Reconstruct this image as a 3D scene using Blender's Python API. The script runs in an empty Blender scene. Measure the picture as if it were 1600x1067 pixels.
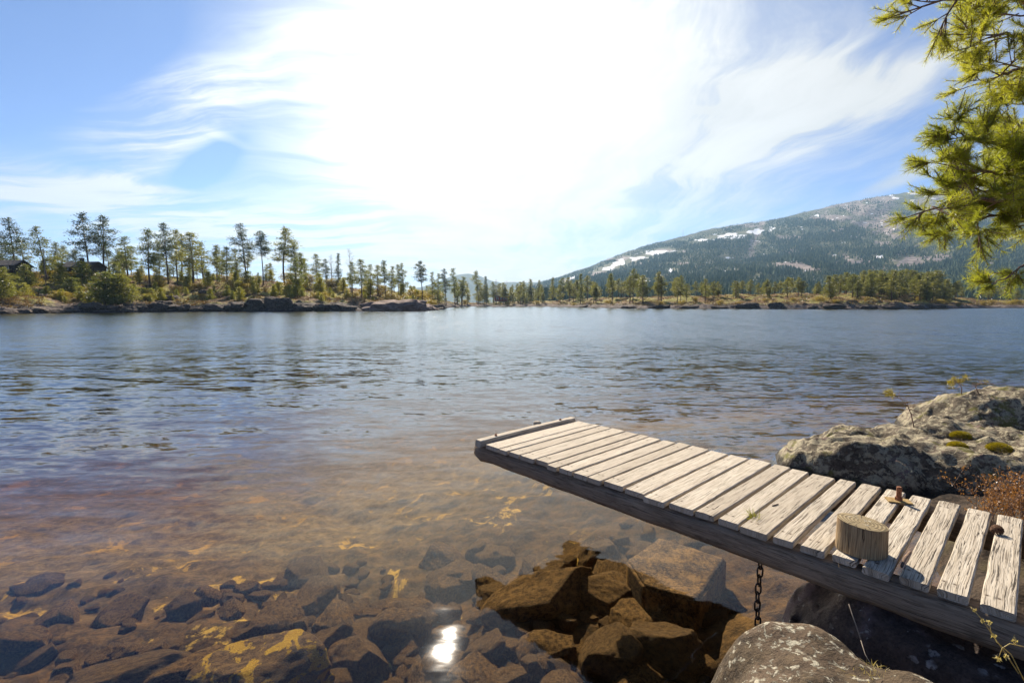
import bpy, bmesh, math, random
import numpy as np
from mathutils import Vector, Matrix

random.seed(7)
SC = bpy.context.scene
COL = SC.collection
R = math.radians

# ------------------------------------------------------------------ camera
FPX, CX, CY, HORIZON = 775.0, 800.0, 533.5, 474.0
CAM = Vector((0.0, 0.0, 1.84))
PITCH = math.atan((CY - HORIZON) / FPX)
SUN_EL, SUN_AZ = R(35.7), R(-8.1)

cd = bpy.data.cameras.new('camera')
cd.sensor_width = 36.0
cd.lens = FPX / 1600.0 * 36.0
cd.clip_start, cd.clip_end = 0.05, 20000.0
cam = bpy.data.objects.new('camera', cd)
COL.objects.link(cam)
cam.location = CAM
cam.rotation_euler = (R(90) - PITCH, 0, 0)
SC.camera = cam


def ray(px, py):
    a, b = (px - CX) / FPX, (CY - py) / FPX
    return Vector((a, math.cos(PITCH) + b * math.sin(PITCH), -math.sin(PITCH) + b * math.cos(PITCH)))


def at_z(px, py, z):
    d = ray(px, py)
    return CAM + d * ((z - CAM.z) / d.z)


def at_y(px, py, Y):
    d = ray(px, py)
    return CAM + d * (Y / d.y)


# ------------------------------------------------------------------ numpy noise
def _h(ix, iy, iz, seed):
    n = (ix.astype(np.int64) * 374761393 + iy.astype(np.int64) * 668265263 + iz.astype(np.int64) * 2147483647 + seed * 974634777) & 0x7fffffff
    n = ((n ^ (n >> 13)) * 1274126177) & 0x7fffffff
    n = n ^ (n >> 16)
    return (n & 0xffff) / 65535.0


def vn(x, y, z=None, seed=0):
    x = np.asarray(x, float); y = np.asarray(y, float)
    z = np.zeros_like(x) if z is None else np.asarray(z, float)
    ix, iy, iz = np.floor(x), np.floor(y), np.floor(z)
    fx, fy, fz = x - ix, y - iy, z - iz
    fx, fy, fz = (f * f * f * (f * (f * 6 - 15) + 10) for f in (fx, fy, fz))
    r = 0
    for a in (0, 1):
        for b in (0, 1):
            for c in (0, 1):
                w = (fx if a else 1 - fx) * (fy if b else 1 - fy) * (fz if c else 1 - fz)
                r = r + w * _h(ix + a, iy + b, iz + c, seed)
    return r * 2 - 1


def fbm(x, y, z=None, oct=4, seed=0, gain=0.5, lac=2.03):
    x = np.asarray(x, float); y = np.asarray(y, float)
    z = np.zeros_like(x) if z is None else np.asarray(z, float)
    r, a = 0, 1.0
    for i in range(oct):
        r = r + a * vn(x, y, z, seed + i * 17)
        x, y, z, a = x * lac + 3.1, y * lac + 7.7, z * lac + 1.3, a * gain
    return r


def sstep(a, b, x):
    t = np.clip((np.asarray(x, float) - a) / (b - a), 0, 1)
    return t * t * (3 - 2 * t)


# ------------------------------------------------------------------ objects
def tag(o, label=None, cat=None, group=None, kind=None):
    for k, v in (('label', label), ('category', cat), ('group', group), ('kind', kind)):
        if v:
            o[k] = v
    return o


def empty(name, loc=(0, 0, 0), label=None, cat=None, group=None, rz=0.0, scale=1.0):
    o = bpy.data.objects.new(name, None)
    COL.objects.link(o)
    o.empty_display_size = 0.1
    o.location = loc
    o.rotation_euler = (0, 0, rz)
    o.scale = (scale,) * 3
    return tag(o, label, cat, group)


def mesh_obj(name, verts, faces, mat=None, parent=None, smooth=True, loc=None):
    me = bpy.data.meshes.new(name)
    if isinstance(verts, np.ndarray):
        verts = verts.tolist()
    if isinstance(faces, np.ndarray):
        faces = faces.tolist()
    me.from_pydata(verts, [], faces)
    if smooth:
        me.polygons.foreach_set('use_smooth', [True] * len(me.polygons))
    if mat:
        me.materials.append(mat)
    me.update()
    o = bpy.data.objects.new(name, me)
    COL.objects.link(o)
    if parent:
        o.parent = parent
    if loc is not None:
        o.location = loc
    return o


def place(o, parent=None, loc=None):
    """recentre a mesh built in world space so its origin sits at its own base"""
    me = o.data
    n = len(me.vertices)
    co = np.empty(n * 3)
    me.vertices.foreach_get('co', co)
    co = co.reshape(-1, 3)
    c = np.array([(co[:, 0].min() + co[:, 0].max()) / 2, (co[:, 1].min() + co[:, 1].max()) / 2, co[:, 2].min()])
    me.vertices.foreach_set('co', (co - c).ravel())
    me.update()
    o.location = Vector(c)
    return o


def grid_faces(nr, nc):
    i = np.arange(nr * nc).reshape(nr, nc)
    return np.stack([i[:-1, :-1], i[:-1, 1:], i[1:, 1:], i[1:, :-1]], -1).reshape(-1, 4)


class MB:
    """collects shapes for one mesh"""

    def __init__(s):
        s.v, s.f = [], []

    def add(s, v, f):
        n = len(s.v)
        s.v += [tuple(p) for p in v]
        s.f += [tuple(i + n for i in q) for q in f]

    def tube(s, pts, rad, seg=6, cap=True):
        pts = [Vector(p) for p in pts]
        v, f = [], []
        ref = Vector((0.13, 0.31, 0.94))
        for i, p in enumerate(pts):
            t = (pts[min(i + 1, len(pts) - 1)] - pts[max(i - 1, 0)]).normalized()
            if abs(t.dot(ref)) > 0.95:
                ref = Vector((0.9, 0.3, 0.1))
            a = t.cross(ref).normalized()
            b = t.cross(a)
            r = rad[i] if hasattr(rad, '__len__') else rad
            for k in range(seg):
                q = 2 * math.pi * k / seg
                v.append(p + a * (r * math.cos(q)) + b * (r * math.sin(q)))
        for i in range(len(pts) - 1):
            for k in range(seg):
                f.append((i * seg + k, i * seg + (k + 1) % seg, (i + 1) * seg + (k + 1) % seg, (i + 1) * seg + k))
        if cap:
            f.append(tuple(range(seg))[::-1])
            f.append(tuple((len(pts) - 1) * seg + k for k in range(seg)))
        s.add(v, f)

    def box(s, c, x, y, z):
        """box from centre and three half-axis vectors"""
        c, x, y, z = Vector(c), Vector(x), Vector(y), Vector(z)
        v = [c + x * a + y * b + z * d for a in (-1, 1) for b in (-1, 1) for d in (-1, 1)]
        s.add(v, [(0, 1, 3, 2), (4, 6, 7, 5), (0, 4, 5, 1), (2, 3, 7, 6), (0, 2, 6, 4), (1, 5, 7, 3)])

    def build(s, name, mat=None, parent=None, smooth=True):
        return mesh_obj(name, s.v, s.f, mat, parent, smooth)


def needle_tris(p, d, l, w, rng):
    """thin triangles: base points p (n,3), directions d, lengths l, half widths w"""
    d = d / np.maximum(np.linalg.norm(d, axis=1, keepdims=True), 1e-6)
    s = np.cross(d, rng.normal(size=d.shape))
    s = s / np.maximum(np.linalg.norm(s, axis=1, keepdims=True), 1e-6) * np.reshape(w, (-1, 1))
    v = np.stack([p - s, p + s, p + d * np.reshape(l, (-1, 1))], 1).reshape(-1, 3)
    return v, np.arange(len(v)).reshape(-1, 3)


# ------------------------------------------------------------------ node helper
class E:
    def __init__(s, T, k):
        s.T, s.k = T, k

    def __add__(s, o): return s.T.m('ADD', s, o)
    def __radd__(s, o): return s.T.m('ADD', o, s)
    def __sub__(s, o): return s.T.m('SUBTRACT', s, o)
    def __rsub__(s, o): return s.T.m('SUBTRACT', o, s)
    def __mul__(s, o): return s.T.m('MULTIPLY', s, o)
    def __rmul__(s, o): return s.T.m('MULTIPLY', o, s)
    def __truediv__(s, o): return s.T.m('DIVIDE', s, o)
    def __pow__(s, o): return s.T.m('POWER', s, o)


class T:
    def __init__(s, tree):
        s.t = tree
        s.N, s.L = tree.nodes, tree.links

    def n(s, typ, **kw):
        nd = s.N.new(typ)
        for k, v in kw.items():
            setattr(nd, k, v)
        return nd

    def put(s, sock, val):
        if isinstance(val, E):
            s.L.new(val.k, sock)
        elif isinstance(val, bpy.types.NodeSocket):
            s.L.new(val, sock)
        elif val is not None:
            if hasattr(sock.default_value, '__len__') and len(sock.default_value) == 4 and len(val) == 3:
                val = (*val, 1.0)
            sock.default_value = val

    def m(s, op, *a, clamp=False):
        nd = s.n('ShaderNodeMath', operation=op, use_clamp=clamp)
        for i, v in enumerate(a):
            s.put(nd.inputs[i], v)
        return E(s, nd.outputs[0])

    def clamp(s, a):
        return s.m('ADD', a, 0.0, clamp=True)

    def vm(s, op, *a):
        nd = s.n('ShaderNodeVectorMath', operation=op)
        for i, v in enumerate(a):
            s.put(nd.inputs[i], v)
        return nd.outputs['Value'] if op in ('LENGTH', 'DOT_PRODUCT', 'DISTANCE') else nd.outputs[0]

    def sep(s, v):
        nd = s.n('ShaderNodeSeparateXYZ')
        s.put(nd.inputs[0], v)
        return [E(s, o) for o in nd.outputs]

    def comb(s, x, y, z):
        nd = s.n('ShaderNodeCombineXYZ')
        for i, v in enumerate((x, y, z)):
            s.put(nd.inputs[i], v)
        return nd.outputs[0]

    def coord(s, which='Object'):
        return s.n('ShaderNodeTexCoord').outputs[which]

    def pos(s):
        return s.n('ShaderNodeNewGeometry').outputs['Position']

    def map(s, v, scale=(1, 1, 1), rot=(0, 0, 0), loc=(0, 0, 0)):
        nd = s.n('ShaderNodeMapping')
        s.put(nd.inputs[0], v)
        nd.inputs['Location'].default_value = loc
        nd.inputs['Rotation'].default_value = rot
        nd.inputs['Scale'].default_value = scale
        return nd.outputs[0]

    def noise(s, v, scale=1.0, detail=3.0, rough=0.5, dist=0.0, col=False):
        nd = s.n('ShaderNodeTexNoise')
        s.put(nd.inputs['Vector'], v)
        s.put(nd.inputs['Scale'], scale)
        nd.inputs['Detail'].default_value = detail
        nd.inputs['Roughness'].default_value = rough
        nd.inputs['Distortion'].default_value = dist
        return nd.outputs['Color'] if col else E(s, nd.outputs['Fac'])

    def vor(s, v, scale=1.0, feature='F1', out='Distance', rand=1.0):
        nd = s.n('ShaderNodeTexVoronoi', feature=feature)
        s.put(nd.inputs['Vector'], v)
        nd.inputs['Scale'].default_value = scale
        nd.inputs['Randomness'].default_value = rand
        return E(s, nd.outputs[out]) if out == 'Distance' else nd.outputs[out]

    def ss(s, x, a, b, lo=0.0, hi=1.0):
        nd = s.n('ShaderNodeMapRange', interpolation_type='SMOOTHSTEP')
        s.put(nd.inputs['Value'], x)
        for k, v in (('From Min', a), ('From Max', b), ('To Min', lo), ('To Max', hi)):
            s.put(nd.inputs[k], v)
        return E(s, nd.outputs[0])

    def ramp(s, f, stops, interp='LINEAR'):
        nd = s.n('ShaderNodeValToRGB')
        s.put(nd.inputs[0], f)
        cr = nd.color_ramp
        cr.interpolation = interp
        while len(cr.elements) < len(stops):
            cr.elements.new(0.5)
        for e, (p, c) in zip(cr.elements, stops):
            e.position = p
            e.color = (*c, 1) if len(c) == 3 else c
        return nd.outputs[0]

    def mix(s, f, a, b, mode='MIX'):
        nd = s.n('ShaderNodeMix', data_type='RGBA', blend_type=mode)
        s.put(nd.inputs[0], f)
        s.put(nd.inputs[6], a)
        s.put(nd.inputs[7], b)
        return nd.outputs[2]

    def bump(s, h, strength=0.5, dist=0.02, normal=None):
        nd = s.n('ShaderNodeBump')
        s.put(nd.inputs['Height'], h)
        nd.inputs['Strength'].default_value = strength
        nd.inputs['Distance'].default_value = dist
        if normal is not None:
            s.put(nd.inputs['Normal'], normal)
        return nd.outputs[0]

    def attr(s, name):
        return E(s, s.n('ShaderNodeAttribute', attribute_name=name).outputs['Fac'])

    def rnd(s):
        return E(s, s.n('ShaderNodeObjectInfo').outputs['Random'])

    def pbsdf(s, col, rough=0.8, normal=None, spec=0.3, metal=0.0):
        nd = s.n('ShaderNodeBsdfPrincipled')
        s.put(nd.inputs['Base Color'], col)
        s.put(nd.inputs['Roughness'], rough)
        s.put(nd.inputs['Specular IOR Level'], spec)
        s.put(nd.inputs['Metallic'], metal)
        if normal is not None:
            s.put(nd.inputs['Normal'], normal)
        return nd.outputs[0]

    def mixs(s, f, a, b):
        nd = s.n('ShaderNodeMixShader')
        s.put(nd.inputs[0], f)
        s.L.new(a, nd.inputs[1])
        s.L.new(b, nd.inputs[2])
        return nd.outputs[0]

    def out(s, surf=None, vol=None):
        nd = s.n('ShaderNodeOutputMaterial')
        if surf is not None:
            s.L.new(surf, nd.inputs['Surface'])
        if vol is not None:
            s.L.new(vol, nd.inputs['Volume'])


def material(name):
    m = bpy.data.materials.new(name)
    m.use_nodes = True
    m.node_tree.nodes.clear()
    return m, T(m.node_tree)
EXPOSURE = 1.02
SKY_STRENGTH = 0.088
SUN_POWER = 5.0
CLOUD_BASE, CLOUD_G1, CLOUD_G2 = 4.4, 4.2, 0.0
SKY_TINT = (0.50, 0.57, 0.74, 1.0)
WATER_DENS = 0.45
HAZE_DENS = 0.9e-4
HAZE_COL = (0.45, 0.72, 1.0, 1.0)
PINE_LIMBS = [
    # top cluster
    ([(1700, 60, 3.2), (1625, 12, 3.1), (1558, -5, 3.0), (1463, 2, 2.95)], dict(r0=.022, every=.10, start=.3, size=.26)),
    ([(1720, 130, 3.3), (1625, 70, 3.1), (1578, 55, 3.0), (1538, 62, 2.95)], dict(r0=.02, every=.11, start=.3, size=.24)),
    ([(1720, 160, 3.3), (1641, 110, 3.15), (1593, 110, 3.1), (1558, 118, 3.0)], dict(r0=.018, every=.1, start=.25, size=.22)),
    ([(1720, 40, 3.4), (1656, -10, 3.3), (1593, -20, 3.2), (1538, 20, 3.1)], dict(r0=.02, every=.11, start=.3, size=.24)),
    # middle, thin at its edge
    ([(1720, 230, 3.3), (1656, 175, 3.2), (1617, 165, 3.1), (1584, 162, 3.1)], dict(r0=.014, every=.10, start=.3, size=.2)),
    ([(1720, 300, 3.3), (1656, 225, 3.2), (1617, 200, 3.1), (1589, 192, 3.1)], dict(r0=.014, every=.10, start=.3, size=.2)),
    # two free branches
    ([(1720, 280, 3.3), (1625, 230, 3.1), (1568, 225, 3.0), (1518, 217, 2.95), (1490, 198, 2.95)], dict(r0=.014, every=.075, start=.25, size=.12)),
    ([(1720, 330, 3.3), (1625, 280, 3.1), (1558, 272, 3.0), (1508, 264, 2.95), (1470, 257, 2.9)], dict(r0=.014, every=.075, start=.25, size=.12)),
    # big lower fan
    ([(1720, 365, 3.3), (1625, 325, 3.1), (1558, 312, 3.0), (1498, 314, 2.95), (1456, 326, 2.9)], dict(r0=.02, every=.075, start=.2, size=.18)),
    ([(1720, 360, 3.5), (1625, 335, 3.3), (1568, 335, 3.2), (1493, 358, 3.1)], dict(r0=.018, every=.075, start=.2, size=.18)),
    ([(1720, 330, 3.6), (1641, 295, 3.4), (1593, 295, 3.3), (1538, 300, 3.2)], dict(r0=.018, every=.06, start=.2, size=.2)),
    ([(1720, 300, 3.6), (1656, 255, 3.4), (1609, 250, 3.3), (1593, 255, 3.2)], dict(r0=.018, every=.08, start=.2, size=.16)),
    # low twig
    ([(1720, 330, 3.2), (1660, 380, 3.1), (1610, 405, 3.0), (1585, 425, 2.95), (1548, 446, 2.9)], dict(r0=.012, every=.16, start=.78, size=.075, tipdep=0)),
]

# ------------------------------------------------------------------ sky and sun
SC.view_settings.view_transform = 'Standard'
SC.view_settings.look = 'None'
SC.view_settings.gamma = 1.0
SC.view_settings.exposure = EXPOSURE
SC.cycles.use_denoising = True
SC.cycles.max_bounces = 8
SC.cycles.transparent_max_bounces = 12
SC.cycles.volume_bounces = 0
SC.cycles.sample_clamp_indirect = 8.0

world = bpy.data.worlds.new('World')
SC.world = world
world.use_nodes = True
W = T(world.node_tree)
W.N.clear()
sky = W.n('ShaderNodeTexSky', sky_type='NISHITA')
sky.sun_disc = False
sky.sun_elevation = SUN_EL
sky.sun_rotation = SUN_AZ % (2 * math.pi)
sky.altitude = 300
sky.air_density = 0.7
sky.dust_density = 0.2
sky.ozone_density = 3.0
dirv = W.coord('Generated')
dx, dy, dz = W.sep(dirv)
yy = W.m('MAXIMUM', dy, 0.06)
gu, gw = dx / yy, dz / yy
zz = W.m('MAXIMUM', dz, 0.0) + 0.13
cp = W.comb(dx / zz, dy / zz, 0.0)         # the cloud sheet seen from below


def blob(px, py, rx, ry, rot, gain, power=1.0):
    d = ray(px, py)
    cu, cw = d.x / d.y, d.z / d.y
    ca, sa = math.cos(R(rot)), math.sin(R(rot))
    a = ((gu - cu) * (ca / rx * 773) + (gw - cw) * (sa / rx * 773))
    b = ((gu - cu) * (-sa / ry * 773) + (gw - cw) * (ca / ry * 773))
    q = a * a + b * b
    if power != 1.0:
        q = q ** power
    return W.m('EXPONENT', q * -1.0) * gain


# streaks: long thin wisps on the cloud sheet
warp = W.noise(cp, 0.9, 3, 0.5, col=True)
cpw = W.vm('ADD', cp, W.vm('SCALE', W.vm('SUBTRACT', warp, (0.5, 0.5, 0.5)), None))
cpw.node.inputs[1].links[0].from_node.inputs['Scale'].default_value = 0.9
st1 = W.noise(W.map(cpw, scale=(0.55, 3.2, 1), rot=(0, 0, R(28))), 1.6, 7, 0.62)
st2 = W.noise(W.map(cpw, scale=(3.0, 0.6, 1), rot=(0, 0, R(18))), 1.5, 7, 0.62)
puff = W.noise(cpw, 1.3, 5, 0.55)
streakL = W.ss(st1 * 0.55 + puff * 0.45, 0.38, 0.62)
streakR = W.ss(st2 * 0.6 + puff * 0.4, 0.36, 0.64)
lr = W.ss(gu, -0.35, 0.25)
streak = streakL * (1.0 - lr) + streakR * lr
BLOBS = [
    (800, 110, 290, 240, 0, 1.3, 1.3),
    (820, 60, 410, 290, 0, 0.45, 1.1),
    (1050, 50, 320, 150, 14, 0.5, 1.2),
    (920, 250, 300, 85, 16, 0.6, 1.2),
    (660, 290, 220, 95, -12, 0.7, 1.2),
    (520, 40, 150, 120, 0, 0.4, 1.2),
    (330, 250, 75, 28, 38, -0.55, 1.2),
    (120, 70, 150, 70, 15, -0.5, 1.2),
]
WISPS = [
    (275, 172, 150, 56, 18, 1.1, 1.6),
    (215, 262, 110, 26, 28, 0.7, 1.2),
    (90, 305, 330, 40, -10, 0.95, 1.2),
    (330, 370, 360, 60, -6, 0.8, 1.2),
    (1130, 190, 360, 60, 12, 0.9, 1.2),
    (640, 395, 260, 36, -8, 0.9, 1.2),
    (1250, 330, 520, 120, 20, 0.32, 1.2),
    (1330, 110, 300, 90, 22, 0.5, 1.2),
]
SHARP = [
    (1410, 279, 75, 11, 22, 0.8, 1.5),
    (245, 297, 46, 6, -3, 0.8, 1.5),
    (790, 416, 85, 20, -4, 0.85, 1.6),
    (1130, 172, 110, 6, 1, 0.35, 1.4),
    (350, 215, 40, 7, -22, 0.3, 1.4),
]
base = 0.0
for b in BLOBS:
    base = blob(*b) + base
wis = 0.0
for b in WISPS:
    wis = blob(*b) + wis
sh = 0.0
for b in SHARP:
    sh = blob(*b) + sh
cov = base * (0.50 + streak * 0.46) + wis * (0.08 + streak * 1.0) + sh * (0.35 + puff * 1.1)
# a thin overall veil also behind the viewer
cov = cov + W.ss(puff + st1 * 0.5, 0.72, 1.0) * 0.35 * W.ss(dy, 0.3, -0.2)
cov = W.m('MINIMUM', W.clamp(cov + W.ss(dz, 0.2, 0.0) * 0.14), 0.97)
cov = cov * W.ss(dz, -0.01, 0.03) * (1.0 - W.ss(dz, 0.49, 0.57) * 0.72)      # cloud thinned above the view to weaken its reflection in the near water
sund = (math.cos(SUN_EL) * math.sin(SUN_AZ), math.cos(SUN_EL) * math.cos(SUN_AZ), math.sin(SUN_EL))
cosg = E(W, W.vm('DOT_PRODUCT', W.vm('NORMALIZE', dirv), sund))
fwdsc = W.m('MAXIMUM', cosg, 0.0)
glow = CLOUD_BASE + (fwdsc ** 10.0) * CLOUD_G1 + (fwdsc ** 40.0) * CLOUD_G2
cloudcol = W.vm('SCALE', (1.0, 0.975, 0.93), None)
W.put(cloudcol.node.inputs['Scale'], glow * (0.84 + streak * 0.2))
skyc = W.mix(1.0, sky.outputs[0], SKY_TINT, 'MULTIPLY')
mixed = W.mix(cov, skyc, cloudcol)
bg = W.n('ShaderNodeBackground')
bg.inputs['Strength'].default_value = SKY_STRENGTH
W.L.new(mixed, bg.inputs['Color'])
wo = W.n('ShaderNodeOutputWorld')
W.L.new(bg.outputs[0], wo.inputs['Surface'])

sl = bpy.data.lights.new('sun', 'SUN')
sl.energy = SUN_POWER
sl.angle = R(0.53)
sl.color = (1.0, 0.90, 0.76)
so = bpy.data.objects.new('sun', sl)
COL.objects.link(so)
so.rotation_euler = (R(90) - SUN_EL, 0, math.pi - SUN_AZ)
so.rotation_euler = Vector(sund).to_track_quat('Z', 'Y').to_euler()
so.location = (0, 0, 30)

# ------------------------------------------------------------------ materials
def mat_rock(name, base, dark, lichen, moss=0.0, scale=1.0, liccov=0.5, bumpd=0.02, pink=None, wetline=0.85):
    m, t = material(name)
    p = t.coord('Object')
    big = t.noise(p, 1.6 * scale, 5, 0.6)
    mid = t.noise(p, 9 * scale, 6, 0.65)
    fine = t.noise(p, 60 * scale, 4, 0.7)
    col = t.mix(t.ss(mid * 0.6 + fine * 0.4, 0.34, 0.66), dark, base)
    if pink:
        col = t.mix(t.ss(big, 0.5, 0.62) * 0.7, col, pink)
    # lichen: irregular pale crusts with crisp edges, dark specks
    lv = t.noise(p, 14 * scale, 8, 0.72, 0.6)
    lic = t.ss(lv + (big - 0.5) * 0.5, 0.66 - 0.2 * liccov, 0.70 - 0.2 * liccov)
    spots = t.ss(t.vor(t.vm('ADD', p, t.vm('MULTIPLY', t.noise(p, 20 * scale, 3, col=True), (0.05, 0.05, 0.05))), 11 * scale), 0.30, 0.22) * t.ss(t.noise(p, 4 * scale, 3), 0.5, 0.6)
    licol = t.mix(t.ss(fine, 0.3, 0.7), tuple(c * 0.6 for c in lichen), lichen)
    col = t.mix(t.m('MAXIMUM', lic, spots), col, licol)
    speck = t.ss(t.noise(p, 32 * scale, 5, 0.8), 0.56, 0.66)
    col = t.mix(speck * 0.75, col, tuple(c * 0.35 for c in dark))
    if moss:
        ms = t.ss(t.noise(p, 3.4 * scale, 6, 0.7), 0.62 - 0.1 * moss, 0.70 - 0.1 * moss)
        col = t.mix(ms * 0.8, col, (0.13, 0.12, 0.02))
    wetz = t.sep(t.pos())[2] + (mid - 0.5) * 0.12
    col = t.mix(t.ss(wetz, 0.11, 0.05) * wetline, col, (0.016, 0.013, 0.011))
    h = big * 1.2 + mid * 0.8 + fine * 0.35 + lic * 0.12
    t.out(t.pbsdf(col, 0.9, t.bump(h, 0.9, bumpd), 0.2))
    return m


M = {}
M['boulder'] = mat_rock('lichened_granite', (0.19, 0.15, 0.10), (0.035, 0.027, 0.019), (0.42, 0.36, 0.235), 0.6, 1.0, 0.9, 0.03, (0.25, 0.17, 0.14))
M['front_rock'] = mat_rock('brown_granite', (0.125, 0.088, 0.05), (0.034, 0.024, 0.016), (0.50, 0.45, 0.33), 0.0, 1.7, 0.40, 0.025, (0.135, 0.092, 0.058))
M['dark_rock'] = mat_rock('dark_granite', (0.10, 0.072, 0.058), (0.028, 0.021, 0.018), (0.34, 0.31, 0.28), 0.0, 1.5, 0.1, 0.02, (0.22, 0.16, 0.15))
M['far_rock'] = mat_rock('shore_granite', (0.16, 0.115, 0.085), (0.035, 0.027, 0.022), (0.28, 0.23, 0.17), 0.0, 0.9, 0.3, 0.10)
M['slab_rock'] = mat_rock('pink_granite', (0.32, 0.22, 0.165), (0.13, 0.085, 0.06), (0.40, 0.34, 0.27), 0.0, 0.8, 0.1, 0.08)


def mat_sunken(name, yellow):
    m, t = material(name)
    p = t.coord('Object')
    r = t.rnd()
    q = t.vm('ADD', p, t.comb(r * 31.0, r * 17.0, 0.0))
    a = t.noise(q, 7, 6, 0.65)
    f = t.noise(q, 45, 5, 0.7)
    fur = t.noise(t.map(q, scale=(1, 2.6, 1)), 60, 4, 0.7)
    col = t.mix(t.ss(a * 0.5 + f * 0.5, 0.40, 0.62), (0.035, 0.019, 0.008), (0.38, 0.215, 0.068))
    col = t.mix(t.ss(r, 0.0, 1.0) * 0.45, col, (0.13, 0.085, 0.045))
    col = t.mix(t.ss(fur, 0.52, 0.7) * 0.5, col, (0.44, 0.26, 0.10))
    if yellow:
        pat = t.ss(t.noise(t.map(q, scale=(1, 0.6, 1), rot=(0, 0, R(35))), 3.2, 7, 0.65, 0.4), 0.52, 0.55)
        col = t.mix(pat, col, t.mix(t.ss(f, 0.35, 0.65), (0.42, 0.21, 0.015), (0.72, 0.47, 0.05)))
    t.out(t.pbsdf(col, 0.9, t.bump(a * 0.7 + f * 0.9 + fur * 0.5, 1.0, 0.035), 0.15))
    return m


M['sunken'] = mat_sunken('algae_covered_stone', False)
M['sunken_yellow'] = mat_sunken('yellow_algae_stone', True)

# lakebed and bank, one sheet
m, t = material('lakebed_mud')
p = t.pos()
px_, py_, pz_ = t.sep(p)
a = t.noise(p, 1.1, 6, 0.62)
b = t.noise(p, 6, 6, 0.65)
c = t.noise(p, 34, 4, 0.7)
silt_scatter = t.ss(pz_, -0.9, -1.9)  # deeper bed silty, painted paler to stand in for light scattered in the water
mud = t.mix(t.ss(b * 0.6 + c * 0.4, 0.36, 0.66), t.mix(silt_scatter, (0.018, 0.011, 0.005), (0.12, 0.09, 0.055)), t.mix(silt_scatter, (0.15, 0.085, 0.03), (0.40, 0.31, 0.18)))
mud = t.mix(t.ss(t.noise(t.map(p, scale=(1.0, 0.7, 1), rot=(0, 0, R(-25))), 1.7, 7, 0.7, 0.6), 0.575, 0.63) * 0.8 * t.ss(px_, 1.0, 0.5), mud, (0.60, 0.40, 0.08))
soil = t.mix(t.ss(b * 0.5 + c * 0.5, 0.4, 0.62), (0.016, 0.012, 0.009), (0.075, 0.052, 0.034))
soil = t.mix(t.ss(a, 0.48, 0.62), soil, (0.06, 0.046, 0.02))
col = t.mix(t.ss(pz_, -0.06, 0.05), mud, soil)
t.out(t.pbsdf(col, 0.92, t.bump(a + b * 0.5 + c * 0.25, 0.8, 0.05), 0.15))
M['bed'] = m

# water: clear, tea-coloured body under a rippled skin
m, t = material('lake_water')
p = t.pos()
wx, wy, wz = t.sep(p)
dist = t.vm('LENGTH', t.vm('MULTIPLY', p, (1, 1, 0)))
dist = E(t, dist)


def slopes(scale, rot, sx, sy, detail, amp):
    c = t.noise(t.map(p, scale=(sx, sy, 1), rot=(0, 0, R(rot))), scale, detail, 0.5, 0.35, col=True)
    v = t.vm('SUBTRACT', c, (0.5, 0.5, 0.5))
    s = t.vm('SCALE', v, None)
    t.put(s.node.inputs['Scale'], amp)
    return s


calm = t.ss(dist, 2.5, 9.0)                   # sheltered water by the jetty
open_ = t.ss(dist, 7.0, 30.0)
gust = t.ss(t.noise(t.map(p, scale=(0.4, 1.0, 1)), 0.035, 4, 0.6), 0.35, 0.65)
right = t.ss(wx / (dist + 0.1), -0.1, 0.55)
s1 = slopes(1.1, 10, 0.45, 1.25, 2, 0.06 + calm * 0.16)
s2 = slopes(3.6, -14, 0.45, 1.4, 3, 0.06 + calm * 0.32 + right * calm * 0.28)
s3 = slopes(11.0, 4, 0.6, 1.3, 3, 0.035 + calm * 0.20 + right * calm * 0.16 + open_ * (0.14 + gust * 0.18 + right * 0.22))
s4 = slopes(0.25, 22, 0.6, 1.2, 2, calm * 0.03)
s5 = slopes(2.2, 8, 1.0, 0.20, 2, open_ * (0.10 + gust * 0.10 + right * 0.14))      # groups of wavelets further out
s6 = slopes(0.7, -6, 1.0, 0.10, 2, open_ * (0.08 + gust * 0.10 + right * 0.12))
sm = t.vm('ADD', t.vm('ADD', t.vm('ADD', s1, s2), t.vm('ADD', s3, s4)), t.vm('ADD', s5, s6))
sm = t.vm('MULTIPLY', sm, (0.55, 1.0, 0.0))
nrm = t.vm('NORMALIZE', t.vm('ADD', sm, (0, 0, 1)))
inc = t.n('ShaderNodeNewGeometry').outputs['Incoming']
cosi = t.m('MINIMUM', t.m('ABSOLUTE', E(t, t.vm('DOT_PRODUCT', nrm, inc))), 1.0)
fres = 0.02 + 0.98 * ((1.0 - cosi) ** 5.0)      # the same from above and from below
gl = t.n('ShaderNodeBsdfGlossy')
t.put(gl.inputs['Roughness'], 0.015 + calm * 0.045 + open_ * 0.19)
gl.distribution = 'BECKMANN'
gl.inputs['Color'].default_value = (1, 1, 1, 1)
t.L.new(nrm, gl.inputs['Normal'])
gn_ = t.n('ShaderNodeBsdfGlossy')
gn_.distribution = 'GGX'
gn_.inputs['Color'].default_value = (1, 1, 1, 1)
gn_.inputs['Roughness'].default_value = 0.03
t.L.new(nrm, gn_.inputs['Normal'])
skin = t.mixs(t.ss(dist, 3.0, 6.0), gn_.outputs[0], gl.outputs[0])
tr = t.n('ShaderNodeBsdfTransparent')
va = t.n('ShaderNodeVolumeAbsorption')
va.inputs['Color'].default_value = (0.76, 0.67, 0.40, 1)
va.inputs['Density'].default_value = WATER_DENS
t.out(t.mixs(fres, tr.outputs[0], skin), va.outputs[0])
M['water'] = m


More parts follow.
